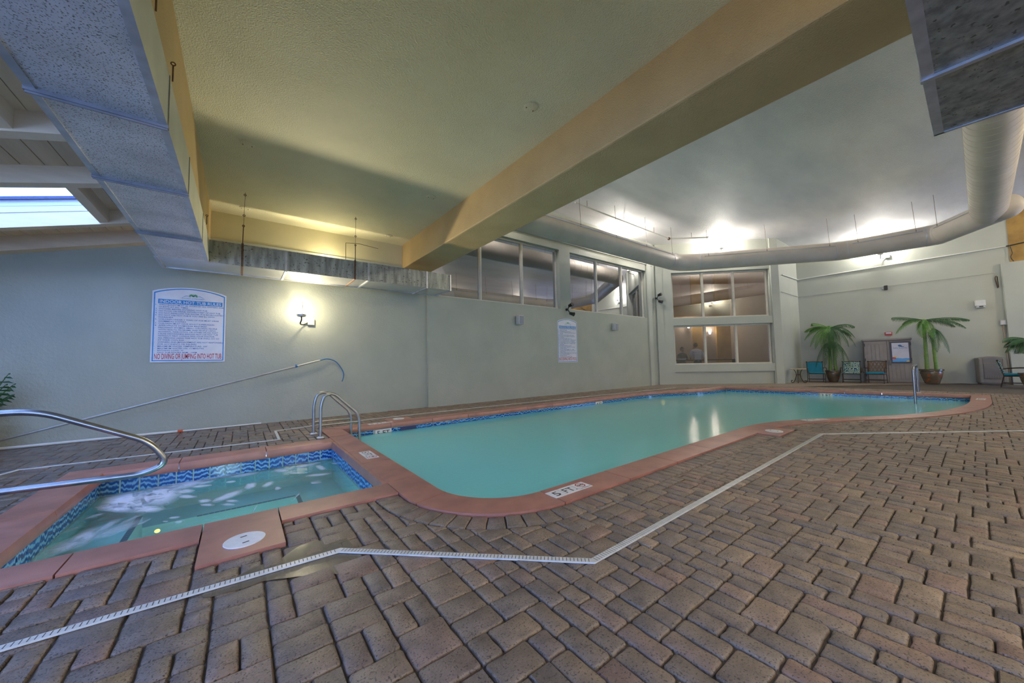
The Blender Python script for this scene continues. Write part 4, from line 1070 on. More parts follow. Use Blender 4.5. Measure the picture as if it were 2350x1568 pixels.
# ================================================================== SIGNS
def sign(name, label, x0, x1, z0, z1, ztop, yw, header, rules, foot, bolts=True, hstart=.17, hend=.845):
    W_, H_ = x1-x0, z1-z0
    s_ = thing(name, label, 'sign', (x0, yw, z0)); M = wallM(Vector((0, 0, 0)), X1, -Y1)      # local: x right, y up, z out
    def arch(i, n=14):
        return [(W_-i+(-W_+2*i)*k/n, H_-i+(ztop-z1)*math.sin(PI*k/n)**.8) for k in range(n+1)]
    def outl(i): return [(i, i), (W_-i, i)]+arch(i)
    m_ = MB(); m_.prism(outl(0), .004, .014, M); lp(m_, 'panel', 'sign_white', s_)
    a, b = outl(W_*.020), outl(W_*.036); m_ = MB(); n = len(a)
    m_.add([M @ Vector((x, y, .0152)) for x, y in a]+[M @ Vector((x, y, .0152)) for x, y in b], [(i, (i+1) % n, n+(i+1) % n, n+i) for i in range(n)]); lp(m_, 'border', 'sign_blue', s_)
    hb, ht = H_*(1-.172), H_*(1-.108)
    m_ = MB(); m_.add([M @ Vector(v) for v in ((W_*.075, hb, .0152), (W_*.945, hb, .0152), (W_*.945, ht, .0152), (W_*.075, ht, .0152))], [(0, 1, 2, 3)]); lp(m_, 'header', 'sign_blue', s_)
    T = M @ Matrix.Translation((0, 0, .0160))
    lp(text_mb([(header, W_*.51, hb+(ht-hb)*.17, (ht-hb)*.66, W_*.83, 'C')], T), 'header_lettering', 'sign_white', s_)
    items = []; n = len(rules)
    for i, (num, tx, wd) in enumerate(rules):
        y = H_*(1-(hstart+.028+(hend-hstart)*i/(n-1))); ch_ = H_*.62*(hend-hstart)/(n-1)
        items.append((tx, W_*.088, y, ch_, W_*wd, 'L'))
        if num: items.append((num, W_*.045, y, ch_, None, 'L'))
    for it in items: lp(text_mb([it], T), 'rule_line' if len(it[0]) > 3 else 'rule_number', 'ink_blue', s_)
    lp(text_mb([(foot, W_*.5, H_*.045, H_*.075, W_*.90, 'C')], T), 'warning_lettering', 'ink_red', s_)
    # emblem: waves, two palms and the name
    cx_, cy_ = W_*.53, H_*.945; m_ = MB()
    for sx in (-1, 1):
        P = [(cx_+sx*W_*(.03+.14*k/8), cy_-H_*.012+H_*.022*math.sin(k/8*PI*1.3)) for k in range(9)]
        m_.add([M @ Vector((x, y, .0156)) for x, y in P]+[M @ Vector((x, y+H_*.010*(1-abs(k-4)/6), .0156)) for k, (x, y) in enumerate(P)], [(k, k+1, 9+k+1, 9+k) if sx > 0 else (k+1, k, 9+k, 9+k+1) for k in range(8)])
    lp(m_, 'emblem_waves', 'logo_blue', s_)
    m_ = MB()
    for dx_ in (-.025, .028):
        for k in range(7):
            a = R(-20+k*220/6); c = Vector((cx_+W_*dx_, cy_+H_*.015, .0157)); d = Vector((math.cos(a), math.sin(a), 0))*W_*.042; q = Vector((-d.y, d.x, 0))*.2; m_.add([M @ c, M @ (c+d*.5+q), M @ (c+d), M @ (c+d*.5-q)], [(0, 1, 2, 3)])
    lp(m_, 'emblem_palms', 'logo_green', s_)
    lp(text_mb([('SHORES of PANAMA', cx_, cy_-H_*.034, H_*.018, W_*.30, 'C')], T), 'emblem_lettering', 'logo_blue', s_)
    m_ = MB()
    for fx in (.028, .972):
        for fz in (.06, .48, .90): m_.lathe([(.006, 0), (.006, .006), (.003, .008)], M @ Vector((W_*fx, H_*fz, .015)), 8, M=Matrix.Rotation(R(90), 4, 'X'))
    lp(m_, 'screws', 'ink_blue', s_, kind='stuff')
    return s_
k_ = 1/1255
TUB = [('1.', 'WRISTBANDS MUST BE WORN BY ALL OWNERS AND', 1105), ('', 'GUESTS AT ALL TIMES', 470), ('2.', 'SHOWER BEFORE ENTERING HOT TUB', 805), ('3.', 'NO FOOD OR DRINK WITHIN 4 FEET OF HOT TUB', 1040), ('4.', 'DO NOT SWALLOW THE WATER, IT IS RECIRCULATED', 1092),
 ('5.', 'DO NOT USE HOT TUB IF YOU ARE ILL WITH', 934), ('', 'DIARRHEA', 234), ('6.', 'CHILDREN UNDER 3 YEARS OF AGE MUST WEAR', 1019), ('', 'SWIMMING DIAPERS', 444), ('7.', 'CHILDREN MUST HAVE ADULT SUPERVISION', 935), ('8.', 'APPROPRIATE SWIMWEAR REQUIRED', 805),
 ('-', 'PREGNANT WOMEN, SMALL CHILDREN, PEOPLE', 990), ('', 'WITH HEALTH PROBLEMS, AND PEOPLE USING', 963), ('', 'ALCOHOL, NARCOTICS, OR OTHER DRUGS THAT', 1008), ('', 'CAUSE DROWSINESS SHOULD NOT USE HOT TUB', 1008), ('', 'WITHOUT FIRST CONSULTING YOUR DOCTOR', 948),
 ('-', 'ALL PERSONS USING THIS HOT TUB SHALL DO SO', 1030), ('', 'AT THEIR OWN RISK', 427), ('-', 'OWNERS AND MANAGEMENT ARE NOT RESPONSIBLE', 1114), ('', 'FOR ACCIDENTS OR INJURIES', 634), ('-', 'MAXIMUM WATER TEMPERATURE: 104\u00b0', 829), ('-', 'MAXIMUM WATER USE: 15 MINUTES', 764), ('-', 'BATHING LOAD: 10', 414), ('-', 'HOT TUB HOURS: 8AM - 10PM', 644)]
a, b, c, d = ONY(349, 667, TV-.01), ONY(345, 832, TV-.01), ONY(518, 680, TV-.01), ONY(432, 661, TV-.01)
sign('rules_sign', 'large white sign with blue border headed INDOOR HOT TUB RULES', (a.x+b.x)/2, c.x+.01, b.z, a.z, d.z, TV, 'INDOOR HOT TUB RULES', [(n, t_, w*k_) for n, t_, w in TUB], 'NO DIVING OR JUMPING INTO HOT TUB')
POOLR = [('1.', 'WRISTBANDS MUST BE WORN BY ALL OWNERS AND', .86), ('', 'GUESTS AT ALL TIMES', .38), ('2.', 'SHOWER BEFORE ENTERING POOL', .57), ('3.', 'NO GLASS OR ANIMALS IN OR AROUND POOL AT', .84), ('', 'ANY TIME', .17), ('4.', 'NO FOOD OR DRINK WITHIN 4 FEET OF POOL', .74), ('5.', 'NO FLOATS, TOYS OR GAMES IN CROWDED POOL', .79), ('6.', 'NO RUNNING', .23), ('7.', 'NO THROWING OBJECTS INTO POOL', .63), ('8.', 'DO NOT SWALLOW THE WATER, IT IS RECIRCULATED', .84), ('9.', 'DO NOT USE POOL IF YOU ARE ILL WITH DIARRHEA', .76),
 ('10.', 'CHILDREN MUST HAVE ADULT SUPERVISION', .82), ('11.', 'CHILDREN UNDER 3 YEARS OF AGE MUST WEAR', .80), ('', 'SWIM DIAPERS', .22), ('12.', 'APPROPRIATE SWIMWEAR REQUIRED', .60), ('-', 'PERSONS UNDER 12 MUST BE WITH ADULT', .78), ('', 'SUPERVISION', .33), ('-', 'POOL OPEN 8AM TO 10PM', .72), ('-', 'ALL PERSONS USING THE POOL SHALL DO SO AT', .82), ('', 'THEIR OWN RISK', .28), ('-', 'OWNERS AND MANAGEMENT ARE NOT RESPONSIBLE', .86), ('', 'FOR ACCIDENTS OR INJURIES', .48), ('-', 'BATHING LOAD: 20', .33), ('-', 'INDOOR POOL HOURS: 8AM - 10PM', .60)]
sign('rules_sign', 'narrow white sign with arched top headed INDOOR POOL RULES under the windows', 8.605, 9.57, 1.085, 2.505, 2.60, V, 'INDOOR POOL RULES', POOLR, 'NO DIVING INTO POOL')

# ================================================================== RAILS, POLES
hr = thing('handrail', 'bent stainless steel handrail looping over the hot tub edge', 'handrail', (0, 0, 0))
HY = 4.68
P = [ONY(x, y, HY) for x, y in ((0, 949), (85, 944), (345, 1014), (385, 1062), (330, 1088), (0, 1129))]
m_ = MB()
pts = round_path([Vector((-2.75, HY, 0)), Vector((-2.75, HY, P[0].z)), P[1], P[2], P[3], P[4], Vector((-1.95, HY, P[5].z+.01)), Vector((-1.95, HY, 0))], .13, 8)
m_.tube(pts, .026, 14); m_.build('tube', 'steel', hr, smooth=50)
for x in (-2.75, -1.95): m_ = MB(); m_.lathe([(.05, 0), (.05, .008), (.03, .02)], (x, HY, 0), 18); m_.build('flange', 'steel', hr, smooth=40)
ld = thing('pool_ladder', 'stainless steel pool ladder with two bent rails', 'ladder', (0, 0, 0))
for y in (6.34, 6.78):
    sh = -.03 if y > 6.5 else 0
    prof = [(1.02+sh, 0), (1.02+sh, .50), (1.07+sh, .67), (1.21+sh, .69), (1.56+sh, .34), (1.60+sh, .22), (1.60+sh, -.9)]
    m_ = MB(); m_.tube(round_path([(x, y, z) for x, z in prof], .10, 6), .0225, 12); m_.build('rail', 'steel_dull', ld, smooth=50)
    m_ = MB(); m_.tube([(1.02+sh, y, .20), (1.60+sh, y, .20)], .018, 10); m_.build('brace', 'steel_dull', ld, smooth=50)
    m_ = MB(); m_.lathe([(.055, 0), (.055, .008), (.032, .022)], (1.02+sh, y, CZ-.008), 18); m_.build('flange', 'lid_white', ld, smooth=40)
for z in (-.35, -.65): m_ = MB(); m_.bbox(1.56, 1.66, 6.34, 6.78, z, z+.03, .01); m_.build('tread', 'lid_white', ld)
fr_ = thing('grab_rail', 'tall stainless entry rail standing in the far end of the pool', 'handrail', (0, 0, 0))
ga = FL(2101.5, 927, WATER_Z); gb = FL(2107.5, 902); gz = PLN(2101.5, 841, ga, Vector((fwd.x, fwd.y, 0)).normalized()).z
m_ = MB(); m_.tube(round_path([gb, Vector((gb.x, gb.y, gz)), Vector((ga.x, ga.y, gz)), Vector((ga.x, ga.y, -.6))], .10, 6), .028, 12); m_.build('tube', 'steel', fr_, smooth=50)
m_ = MB(); m_.lathe([(.06, 0), (.06, .008), (.035, .02)], (gb.x, gb.y, 0), 18); m_.build('flange', 'lid_white', fr_, smooth=40)
# leaning pole with hose hook, pole on the ground
po = thing('vacuum_pole', 'long pale pole leaning on the wall with a curved blue hose end', 'pole', (0, 0, 0))
a = Vector((-3.1, TV-.07, .05)); b = ONY(735, 827, TV-.07)
m_ = MB(); m_.tube([a, b], .017, 10); m_.build('pole', 'pole_paint', po, smooth=50)
c = a.lerp(b, .90); m_ = MB(); m_.lathe([(.024, -.02), (.026, 0), (.024, .02)], c, 12, M=(b-a).to_track_quat('Z', 'Y').to_matrix().to_4x4()); m_.box(c.x-.012, c.x+.012, TV-.06, TV-.003, c.z-.02, c.z+.035); m_.build('wall_clip', 'blue_plastic', po)
hk = [b]+[ONY(x, y, TV-.04) for x, y in ((752, 824), (770, 830), (783, 845), (789, 860), (785, 876))]
m_ = MB(); m_.tube(curve_pts(hk, 5), .010, 8); m_.build('hose', 'blue_plastic', po, smooth=50)
pg = thing('ground_pole', 'white pole with orange tip lying along the foot of the wall', 'pole', (0, 0, 0))
m_ = MB(); b2 = ONY(408, 992, TV-.1); m_.tube([(-3.6, TV-.14, .022), (b2.x, TV-.12, .022)], .021, 10); m_.build('pole', 'white_paint', pg, smooth=50)
m_ = MB(); m_.tube([(b2.x, TV-.12, .022), (b2.x+.07, TV-.12, .022)], .024, 10); m_.build('grip', 'orange_plastic', pg, smooth=50)
m_ = MB(); m_.tube([(b2.x+.07, TV-.12, .018), (.35, TV-.10, .018)], .014, 10); m_.build('extension', 'white_paint', pg, smooth=50)

# ================================================================== LAMPS AND WALL DEVICES
def point(loc, power, color, size=.05, name='lamp_light'):
    l = bpy.data.lights.new(name, 'POINT'); l.energy = power; l.color = color; l.shadow_soft_size = size
    o = bpy.data.objects.new(name, l); COL.objects.link(o); o.location = loc; return o
def flood(name, label, O, dx, dn, power, color, grp=None, out=.42, size=.05, fin=False, drop=0):
    """wall flood: junction box, bent arm, glowing jar with cap. O is the jar position on the wall plane"""
    M = frame(O, dx, dn)                       # local x along wall, -y out, z up
    f = thing(name, label, 'wall lamp', (0, 0, 0), 0, grp)
    m_ = MB(); m_.bbox(.16, .29, -.07, 0, -.20, -.06, .008, M); m_.build('junction_box', 'pole_paint', f)
    m_ = MB(); m_.tube([M @ Vector(p) for p in curve_pts([(.17, -.05, -.15), (.08, -.06, -.20), (0, -out*.6, -.20), (0, -out, -.14), (0, -out, -.07)], 5)], .014, 8); m_.build('arm', 'black_plastic', f, smooth=50)
    m_ = MB(); C = M @ Vector((0, -out, 0)); m_.lathe([(.06, -.075), (.085, -.06), (.09, -.02)], C, 18); m_.build('base_cup', 'pole_paint', f, smooth=40)
    m_ = MB(); m_.lathe([(.085, -.02), (.095, .01), (.085, .055)], C, 18); m_.build('glass_jar', 'lamp_glow', f, smooth=40)
    if fin:
        m2 = MB(); c0 = M @ Vector((0, -out, 0)); m2.box(c0.x-.006, c0.x+.006, c0.y-.14, c0.y+.14, c0.z-.05, c0.z+.22); m2.build('shade_fin', 'pole_paint', f)
    return f, C
LAMPC = (1.0, .86, .58)
lo_ = ONY(692, 719, 8.38); f1, c1 = flood('wall_lamp', 'glowing caged wall lamp beside the hot tub rules sign', Vector((lo_.x, TV, lo_.z)), X1, -Y1, 0, LAMPC, out=.42, fin=True)
point(c1+Vector((.10, -.02, .09)), 30, LAMPC, .045); point(c1+Vector((-.10, -.02, .09)), 16, LAMPC, .045)
def spot(loc, d, power, color, cone, size=.045):
    l = bpy.data.lights.new('lamp_beam', 'SPOT'); l.energy = power; l.color = color; l.shadow_soft_size = size; l.spot_size = R(cone); l.spot_blend = .5
    o = bpy.data.objects.new('lamp_beam', l); COL.objects.link(o); o.location = loc; o.rotation_euler = Vector(d).to_track_quat('-Z', 'Y').to_euler(); return o
spot(c1+Vector((.05, -.06, .09)), (.12, -.80, .60), 270, LAMPC, 128); spot(c1+Vector((-.05, -.06, .09)), (-.30, -.80, .60), 70, LAMPC, 128)
# lamp hidden behind the duct that washes the plaster strip
f2_, c2 = flood('wall_lamp', 'lamp tucked behind the hung duct lighting the yellow strip', Vector((1.5, TV, 3.24)), X1, -Y1, 0, LAMPC, out=.22)
point(c2+Vector((0, 0, .14)), 22, (1.0, .84, .5), .06)
def flood_at(O, dx, dn, label, power, col=(1.0, .93, .84)):
    f, c = flood('wall_lamp', label, O, dx, dn, power, col, out=.30); point(c+Vector((0, 0, .14)), power, col, .07); return f
flood_at(CH(2.74, 5.93), CD, CN, 'blazing wall lamp above the lobby windows in the corner', 260)
flood_at(FR(2.82, 5.42), FD, FN, 'wall lamp high on the far wall above the storage cabinet', 190)
flood_at(Vector((ONY(1410, 520, V).x, V, 5.75)), X1, -Y1, 'wall lamp above the second window hidden by the round duct', 190)
flood_at(Vector((6.0, V, 5.75)), X1, -Y1, 'wall lamp above the first window behind the big beam', 90)
flood_at(Vector((19.0, SY, 5.6)), -X1, Y1, 'added fill lamp on the unseen wall across the pool near the far end', 380, (1.0, .86, .64))  # added lamp on the unseen wall, warm fill for the far bay
flood_at(Vector((11.0, SY, 5.6)), -X1, Y1, 'added fill lamp on the unseen wall across the pool near the middle', 520, (1.0, .86, .64))  # another added lamp out of view, warms floor and high ceiling

flood_at(Vector((2.0, SY, 2.9)), -X1, Y1, 'added fill lamp on the unseen wall across the deck from the hot tub', 330, (1.0, .86, .62))  # lamp added behind the camera as warm fill for the deck
flood_at(Vector((3.23, -1.8, 3.0)), Y1, -X1, 'added fill lamp out of view on the side of the big beam behind the deck', 230, (1.0, .86, .64))  # lamp added out of view to brighten the low ceiling
point((-.15, by0+.16, -.62), 9, (.85, 1.0, .95), .18, 'tub_underwater_light')

def speaker(c, label):
    s_ = thing('wall_speaker', label, 'speaker', (0, 0, 0), 0, 'small grey wall speakers'); x, z = c
    m_ = MB(); m_.bbox(x-.10, x+.10, V-.19, V-.03, z-.14, z+.14, .02); m_.build('case', 'grey_plastic', s_)
    m_ = MB(); m_.bbox(x-.075, x+.085, V-.197, V-.185, z-.12, z+.12, .006); m_.build('grille', 'speaker_mesh', s_)
    m_ = MB(); m_.box(x-.03, x+.03, V-.03, V, z-.05, z+.05); m_.build('bracket', 'grey_plastic', s_)
speaker((6.89, 2.43), 'small grey wall speaker below the first window'); speaker((11.67, 2.43), 'small grey wall speaker to the far side of the pool rules sign')
def twin(O, dx, dn, label, z):
    """black emergency flood with two heads"""
    M = frame(O, dx, dn); s_ = thing('twin_spotlight', label, 'spotlight', (0, 0, 0), 0, 'black twin-head spotlights')
    m_ = MB(); m_.lathe([(.05, 0), (.05, .02)], (0, 0, 0), 14, M=M @ Matrix.Translation((0, 0, z)) @ Matrix.Rotation(R(90), 4, 'X')); m_.tube([M @ Vector((0, 0, z)), M @ Vector((0, -.08, z))], .03, 8); m_.build('mount', 'black_plastic', s_, smooth=40)
    for k, (dx_, dz) in enumerate(((.02, .12), (.06, -.14))):
        m_ = MB(); a = M @ Vector((0, -.06, z)); b = M @ Vector((dx_, -.12, z+dz)); m_.tube([a, b], .018, 8); d = (M @ Vector((dx_*1.5, -.26, z+dz*1.35)))-b
        m_.tube([b-d*.2, b, b+d*.6, b+d], [.03, .055, .06, .075], 12); m_.build('head', 'black_plastic', s_, smooth=40)
twin(Vector((9.08, V, 0)), X1, -Y1, 'black twin-head spotlight above the pool rules sign', 2.93)
p_ = ONY(1502, 682, V); twin(Vector((14.75, V-.05, 0)), X1, -Y1, 'black twin-head spotlight beside the corner column', 3.55+.30)
def device(name, s, z, parts, label, cat):
    d_ = thing(name, label, cat, (0, 0, 0)); M = frame(FR(s, z, 0), FD, FN)
    for nm, mt, bx in parts: m_ = MB(); m_.bbox(*bx, .01, M); m_.build(nm, mt, d_)
device('fire_alarm', 2.90, 2.02, [('case', 'fire_red', (-.11, .11, -.06, 0, -.07, .07)), ('strobe_lens', 'sign_white', (-.08, .08, -.085, -.055, -.005, .05))], 'red fire alarm strobe above the storage cabinet', 'alarm')
device('wall_strobe', 5.33, 3.0, [('case', 'white_paint', (-.12, .12, -.12, 0, -.08, .12)), ('sensor', 'grey_plastic', (-.10, .10, -.16, -.02, -.16, -.07)), ('lens', 'black_plastic', (-.05, .05, -.17, -.15, -.14, -.10))], 'small white wall sensor near the corner of the far wall', 'sensor')
device('security_camera', 2.87, 3.96, [('mount', 'grey_plastic', (-.06, 0, -.06, 0, -.05, .05)), ('body', 'black_plastic', (0, .10, -.16, -.02, -.09, .09))], 'small black security camera on the far wall', 'camera')
device('switch_box', 5.80, 2.24, [('case', 'grey_plastic', (-.06, .08, -.10, 0, -.09, .09)), ('face', 'sign_white', (-.045, .05, -.11, -.09, -.07, .07))], 'small switch box beside the block edge', 'switch')
m_ = MB(); m_.tube([FR(5.81, 2.15, .03), FR(5.84, 1.2, .03), FR(5.86, .0, .03)], .018, 8); m_.build('conduit', 'stone_top', None, label='pale pink conduit dropping to the floor below the switch box', cat='conduit')
# round plates on the low ceiling
for x, y, lb in ((1218, 246, 'round cover plate on the lit low ceiling beside the big beam'), (562, 477, 'round ceiling cover plate above the wall duct strap by the small beam'), (568, 330, 'round cover plate on the low ceiling near the small beam, inside the duct shadow edge'), (990, 452, 'round cover plate on the low ceiling near the big beam, inside the duct shadow edge'), (892, 541, 'round cover plate on the low ceiling where big beam and plaster strip meet')):
    q = FL(x, y, LOWZ); d_ = thing('ceiling_plate', lb, 'cover plate', (q.x, q.y, LOWZ), 0, 'round plates on the low ceiling')
    m_ = MB(); m_.lathe([(.075, -.012), (.085, -.006), (.085, 0)], (0, 0, 0), 22); lp(m_, 'plate', 'olive_ceiling', d_, 40)
    for s_ in (-1, 1): m_ = MB(); m_.lathe([(.007, -.018), (.007, -.01)], (s_*.05, .02, 0), 8); lp(m_, 'screw', 'rust', d_)

# ================================================================== FURNITURE AT THE FAR END
face = math.atan2(FN.y, FN.x)
def frot(): return math.atan2(FD.y, FD.x)       # local x along the far wall (to the right), local -y into the room
def rod(mb, pts, r=.011): mb.tube(pts, r, 7)
def chair(loc, rz, label, back, seat='teal_cushion', lattice=False, cushion_back=True):
    c = thing('patio_chair', label, 'chair', loc, rz)
    for sx in (-1, 1):
        m_ = MB(); rod(m_, [(sx*.27, -.27, 0), (sx*.27, -.25, .38)]); lp(m_, 'leg', 'iron', c, 50)
        m_ = MB(); rod(m_, [(sx*.27, .30, 0), (sx*.27, .22, .36), (sx*.27, .27, .62), (sx*.27, .33, .86)]); lp(m_, 'leg', 'iron', c, 50)
        m_ = MB(); rod(m_, curve_pts([(sx*.28, .25, .60), (sx*.30, 0, .63), (sx*.31, -.22, .63), (sx*.31, -.33, .57), (sx*.31, -.33, .47), (sx*.30, -.25, .43)], 5), .013); lp(m_, 'arm', 'iron', c, 50)
    m_ = MB(); rod(m_, [(-.27, -.26, .37), (.27, -.26, .37)]); rod(m_, [(-.27, .23, .36), (.27, .23, .36)]); rod(m_, [(-.27, -.26, .13), (.27, -.26, .13)]); rod(m_, [(-.27, .27, .13), (.27, .27, .13)])
    for sx in (-1, 1): rod(m_, [(sx*.27, -.26, .37), (sx*.27, .23, .36)]); rod(m_, [(sx*.27, -.26, .13), (sx*.27, .27, .13)])
    lp(m_, 'seat_frame', 'iron', c, 50)
    m_ = MB(); rod(m_, curve_pts([(-.27, .33, .86), (-.1, .345, .885), (.1, .345, .885), (.27, .33, .86)], 4), .013); 
    for sx in (-1, 1): m_.ball((sx*.27, .33, .88), .025, 8, 6)
    lp(m_, 'back_rail', 'iron', c, 50)
    if lattice:
        for k in range(-3, 5):
            for s_ in (-1, 1):
                x0 = k*.115; pts = []
                for z in (.42, .86):
                    x = x0+s_*(.44*(z-.42)/.44)*.5-.06
                    pts.append((max(-.26, min(.26, x)), .25+.1*(z-.4)+s_*.005, z))
                m_ = MB(); a, b = Vector(pts[0]), Vector(pts[1]); q = Vector((.016, 0, 0)); t3 = Vector((0, .006, 0)); m_.add([a-q, a+q, b+q, b-q, a-q+t3, a+q+t3, b+q+t3, b-q+t3], [(0, 1, 2, 3), (7, 6, 5, 4), (0, 4, 5, 1), (2, 6, 7, 3), (1, 5, 6, 2), (0, 3, 7, 4)]); lp(m_, 'lattice_strip', 'lattice', c)
    m_ = MB(); m_.bbox(-.25, .25, -.27, .24, .385, .455, .03); lp(m_, 'seat_cushion', seat, c, 50)
    if cushion_back:
        Mt = Matrix.Translation((0, .235, .44)) @ Matrix.Rotation(R(-12), 4, 'X'); m_ = MB(); m_.bbox(-.26, .26, -.045, .035, 0, .43, .03, Mt); lp(m_, 'back_cushion', back, c, 50)
    return c
pmat('lattice', (.20, .12, .065), (.14, .085, .05), 20, .5)
mm, t, b = base_mat('floral_cushion')
tcx = t.new('ShaderNodeTexCoord'); vo = t.new('ShaderNodeTexVoronoi'); vo.inputs['Scale'].default_value = 9; t.link(tcx.outputs['Object'], vo.inputs['Vector'])
wv = t.new('ShaderNodeMath', operation='SINE'); ml = t.new('ShaderNodeMath', operation='MULTIPLY'); ml.inputs[1].default_value = 22; t.link(vo.outputs['Distance'], ml.inputs[0]); t.link(ml.outputs[0], wv.inputs[0])
s2 = t.new('ShaderNodeMath', operation='MULTIPLY_ADD'); s2.inputs[1].default_value = .5; s2.inputs[2].default_value = .5; t.link(wv.outputs[0], s2.inputs[0])
t.link(ramp(t, s2.outputs[0], [(.1, (.01, .04, .14)), (.38, (.02, .25, .35)), (.6, (.28, .42, .10)), (.85, (.50, .60, .52))]), b.inputs['Base Color']); b.inputs['Roughness'].default_value = .75
fr = frot()
def fpos(px_, off):
    d = ray(px_, 860); d.z = 0; t0 = (FC+FN*off-EYE).dot(FN)/d.dot(FN); p = EYE+d*t0; return Vector((p.x, p.y, 0))
c1_ = fpos(1873, 1.15); chair(c1_, fr+R(8), 'iron patio chair with plain teal seat and back cushions beside the little table', 'teal_cushion')
c2_ = fpos(1954, 1.10); chair(c2_, fr-R(4), 'iron patio chair with floral patterned cushion', 'floral_cushion', 'floral_cushion')
c3_ = fpos(2010, 1.20); chair(c3_, fr-R(14), 'iron patio chair with bare woven lattice back and teal seat', None, lattice=True, cushion_back=False)
p4 = FL(2345, 893); 
ch4 = chair(Vector((FL(2333, 889).x, FL(2333, 889).y, 0)), fr+R(78), 'iron patio chair with teal seat standing by the block on the right', 'floral_cushion')
tb = thing('side_table', 'small round stone-topped side table with scrolled iron legs', 'table', Vector((18.9, 4.74, 0)), fr)
m_ = MB(); m_.lathe([(.27, .585), (.28, .595), (.28, .615), (.27, .62)], (0, 0, 0), 30); lp(m_, 'top', 'stone_top', tb, 40)
for k in range(3):
    a = R(30+120*k); dd = Vector((math.cos(a), math.sin(a), 0)); m_ = MB()
    rod(m_, curve_pts([dd*.17+Vector((0, 0, .59)), dd*.09+Vector((0, 0, .45)), dd*.08+Vector((0, 0, .30)), dd*.17+Vector((0, 0, .07)), dd*.24+Vector((0, 0, .02)), dd*.30+Vector((0, 0, .06)), dd*.27+Vector((0, 0, .11)), dd*.22+Vector((0, 0, .09))], 6), .012); lp(m_, 'leg', 'iron', tb, 50)
m_ = MB(); rod(m_, [(.085*math.cos(2*PI*k/16), .085*math.sin(2*PI*k/16), .36) for k in range(17)], .009); lp(m_, 'ring', 'iron', tb, 50)

# storage cabinet with a poster
CBW, CBD, CBH = 1.36, .62, 1.80
cb = thing('storage_cabinet', 'grey plastic storage cabinet with double doors', 'cabinet', FR(2.77, 0, .38), fr)
h = CBW/2
m_ = MB(); m_.bbox(-h+.01, h-.01, -CBD/2+.03, CBD/2, 0, CBH-.07, .015); lp(m_, 'body', 'cabinet', cb)
m_ = MB(); m_.bbox(-h-.02, h+.02, -CBD/2-.03, CBD/2+.0, CBH-.085, CBH, .03); lp(m_, 'lid', 'cabinet', cb)
for sx in (-1, 1):
    x0, x1 = (-h+.02, -.004) if sx < 0 else (.004, h-.02)
    m_ = MB(); m_.bbox(x0, x1, -CBD/2, -CBD/2+.04, .04, CBH-.10, .01); dr = lp(m_, 'door', 'cabinet', cb)
    m_ = MB(); xm = (x0+x1)/2
    for zz0, zz1 in ((.14, .80), (.92, 1.58)):
        for k in range(4):
            xa = x0+.09+k*(x1-x0-.18)/4; m_.bbox(xa, xa+(x1-x0-.18)/4-.014, -CBD/2-.007, -CBD/2+.01, zz0, zz1, .004)
    lp(m_, 'raised_boards', 'cabinet', dr)
    m_ = MB(); m_.bbox(-.09 if sx < 0 else .03, -.03 if sx < 0 else .09, -CBD/2-.035, -CBD/2, .72, .92, .008); lp(m_, 'handle', 'cabinet_dark', dr)
    for z in (.25, .88, 1.5): m_ = MB(); xh = -h+.03 if sx < 0 else h-.03; m_.bbox(xh-.014, xh+.014, -CBD/2-.012, -CBD/2+.02, z, z+.12, .003); lp(m_, 'hinge', 'black_plastic', dr)
pw, phh = .56, .86
ps = thing('poster', 'framed poster with whale emblem and beach picture on the cabinet door', 'poster', FR(2.77, .80, .38) + FD*.36 + FN*(CBD/2+.012), fr)
m_ = MB(); m_.bbox(-pw/2, pw/2, -.02, 0, 0, phh, .006); lp(m_, 'frame', 'poster_frame', ps)
m_ = MB(); m_.box(-pw/2+.05, pw/2-.05, -.0215, -.015, .05, phh-.05); lp(m_, 'paper', 'poster_paper', ps)
PM = Matrix(((1, 0, 0, 0), (0, 0, -1, -.0225), (0, 1, 0, 0), (0, 0, 0, 1)))
def flat(poly, mat, nm, dz=0): m_ = MB(); m_.add([PM @ Vector((x, y, dz)) for x, y in poly], [tuple(range(len(poly)))]); lp(m_, nm, mat, ps)
flat([(-.23, .05), (.23, .05), (.23, .19), (.14, .20), (.05, .185), (-.04, .20), (-.09, .21), (-.15, .17), (-.23, .14)], 'poster_sea', 'sea')
flat([(-.23, .16), (-.14, .155), (-.12, .19), (-.15, .235), (-.20, .245), (-.23, .235)], 'poster_red', 'ball', .0004)
flat([(-.17, .23), (-.11, .215), (-.10, .25), (-.14, .275), (-.18, .265)], 'poster_yellow', 'sun', .0006)
flat([(.13, .05), (.23, .05), (.23, .09), (.18, .10)], 'poster_yellow', 'sand', .0004)
flat([(-.06, .69), (-.045, .725), (0, .735), (.04, .71), (.055, .68), (.09, .665), (.11, .69), (.115, .66), (.09, .645), (.03, .645), (-.02, .655)], 'ink_blue', 'emblem')
T = PM @ Matrix.Translation((0, 0, .0005))
lp(text_mb([('Salty Bubbles', 0, .585, .045, .38, 'C')], T), 'title_lettering', 'ink_blue', ps)
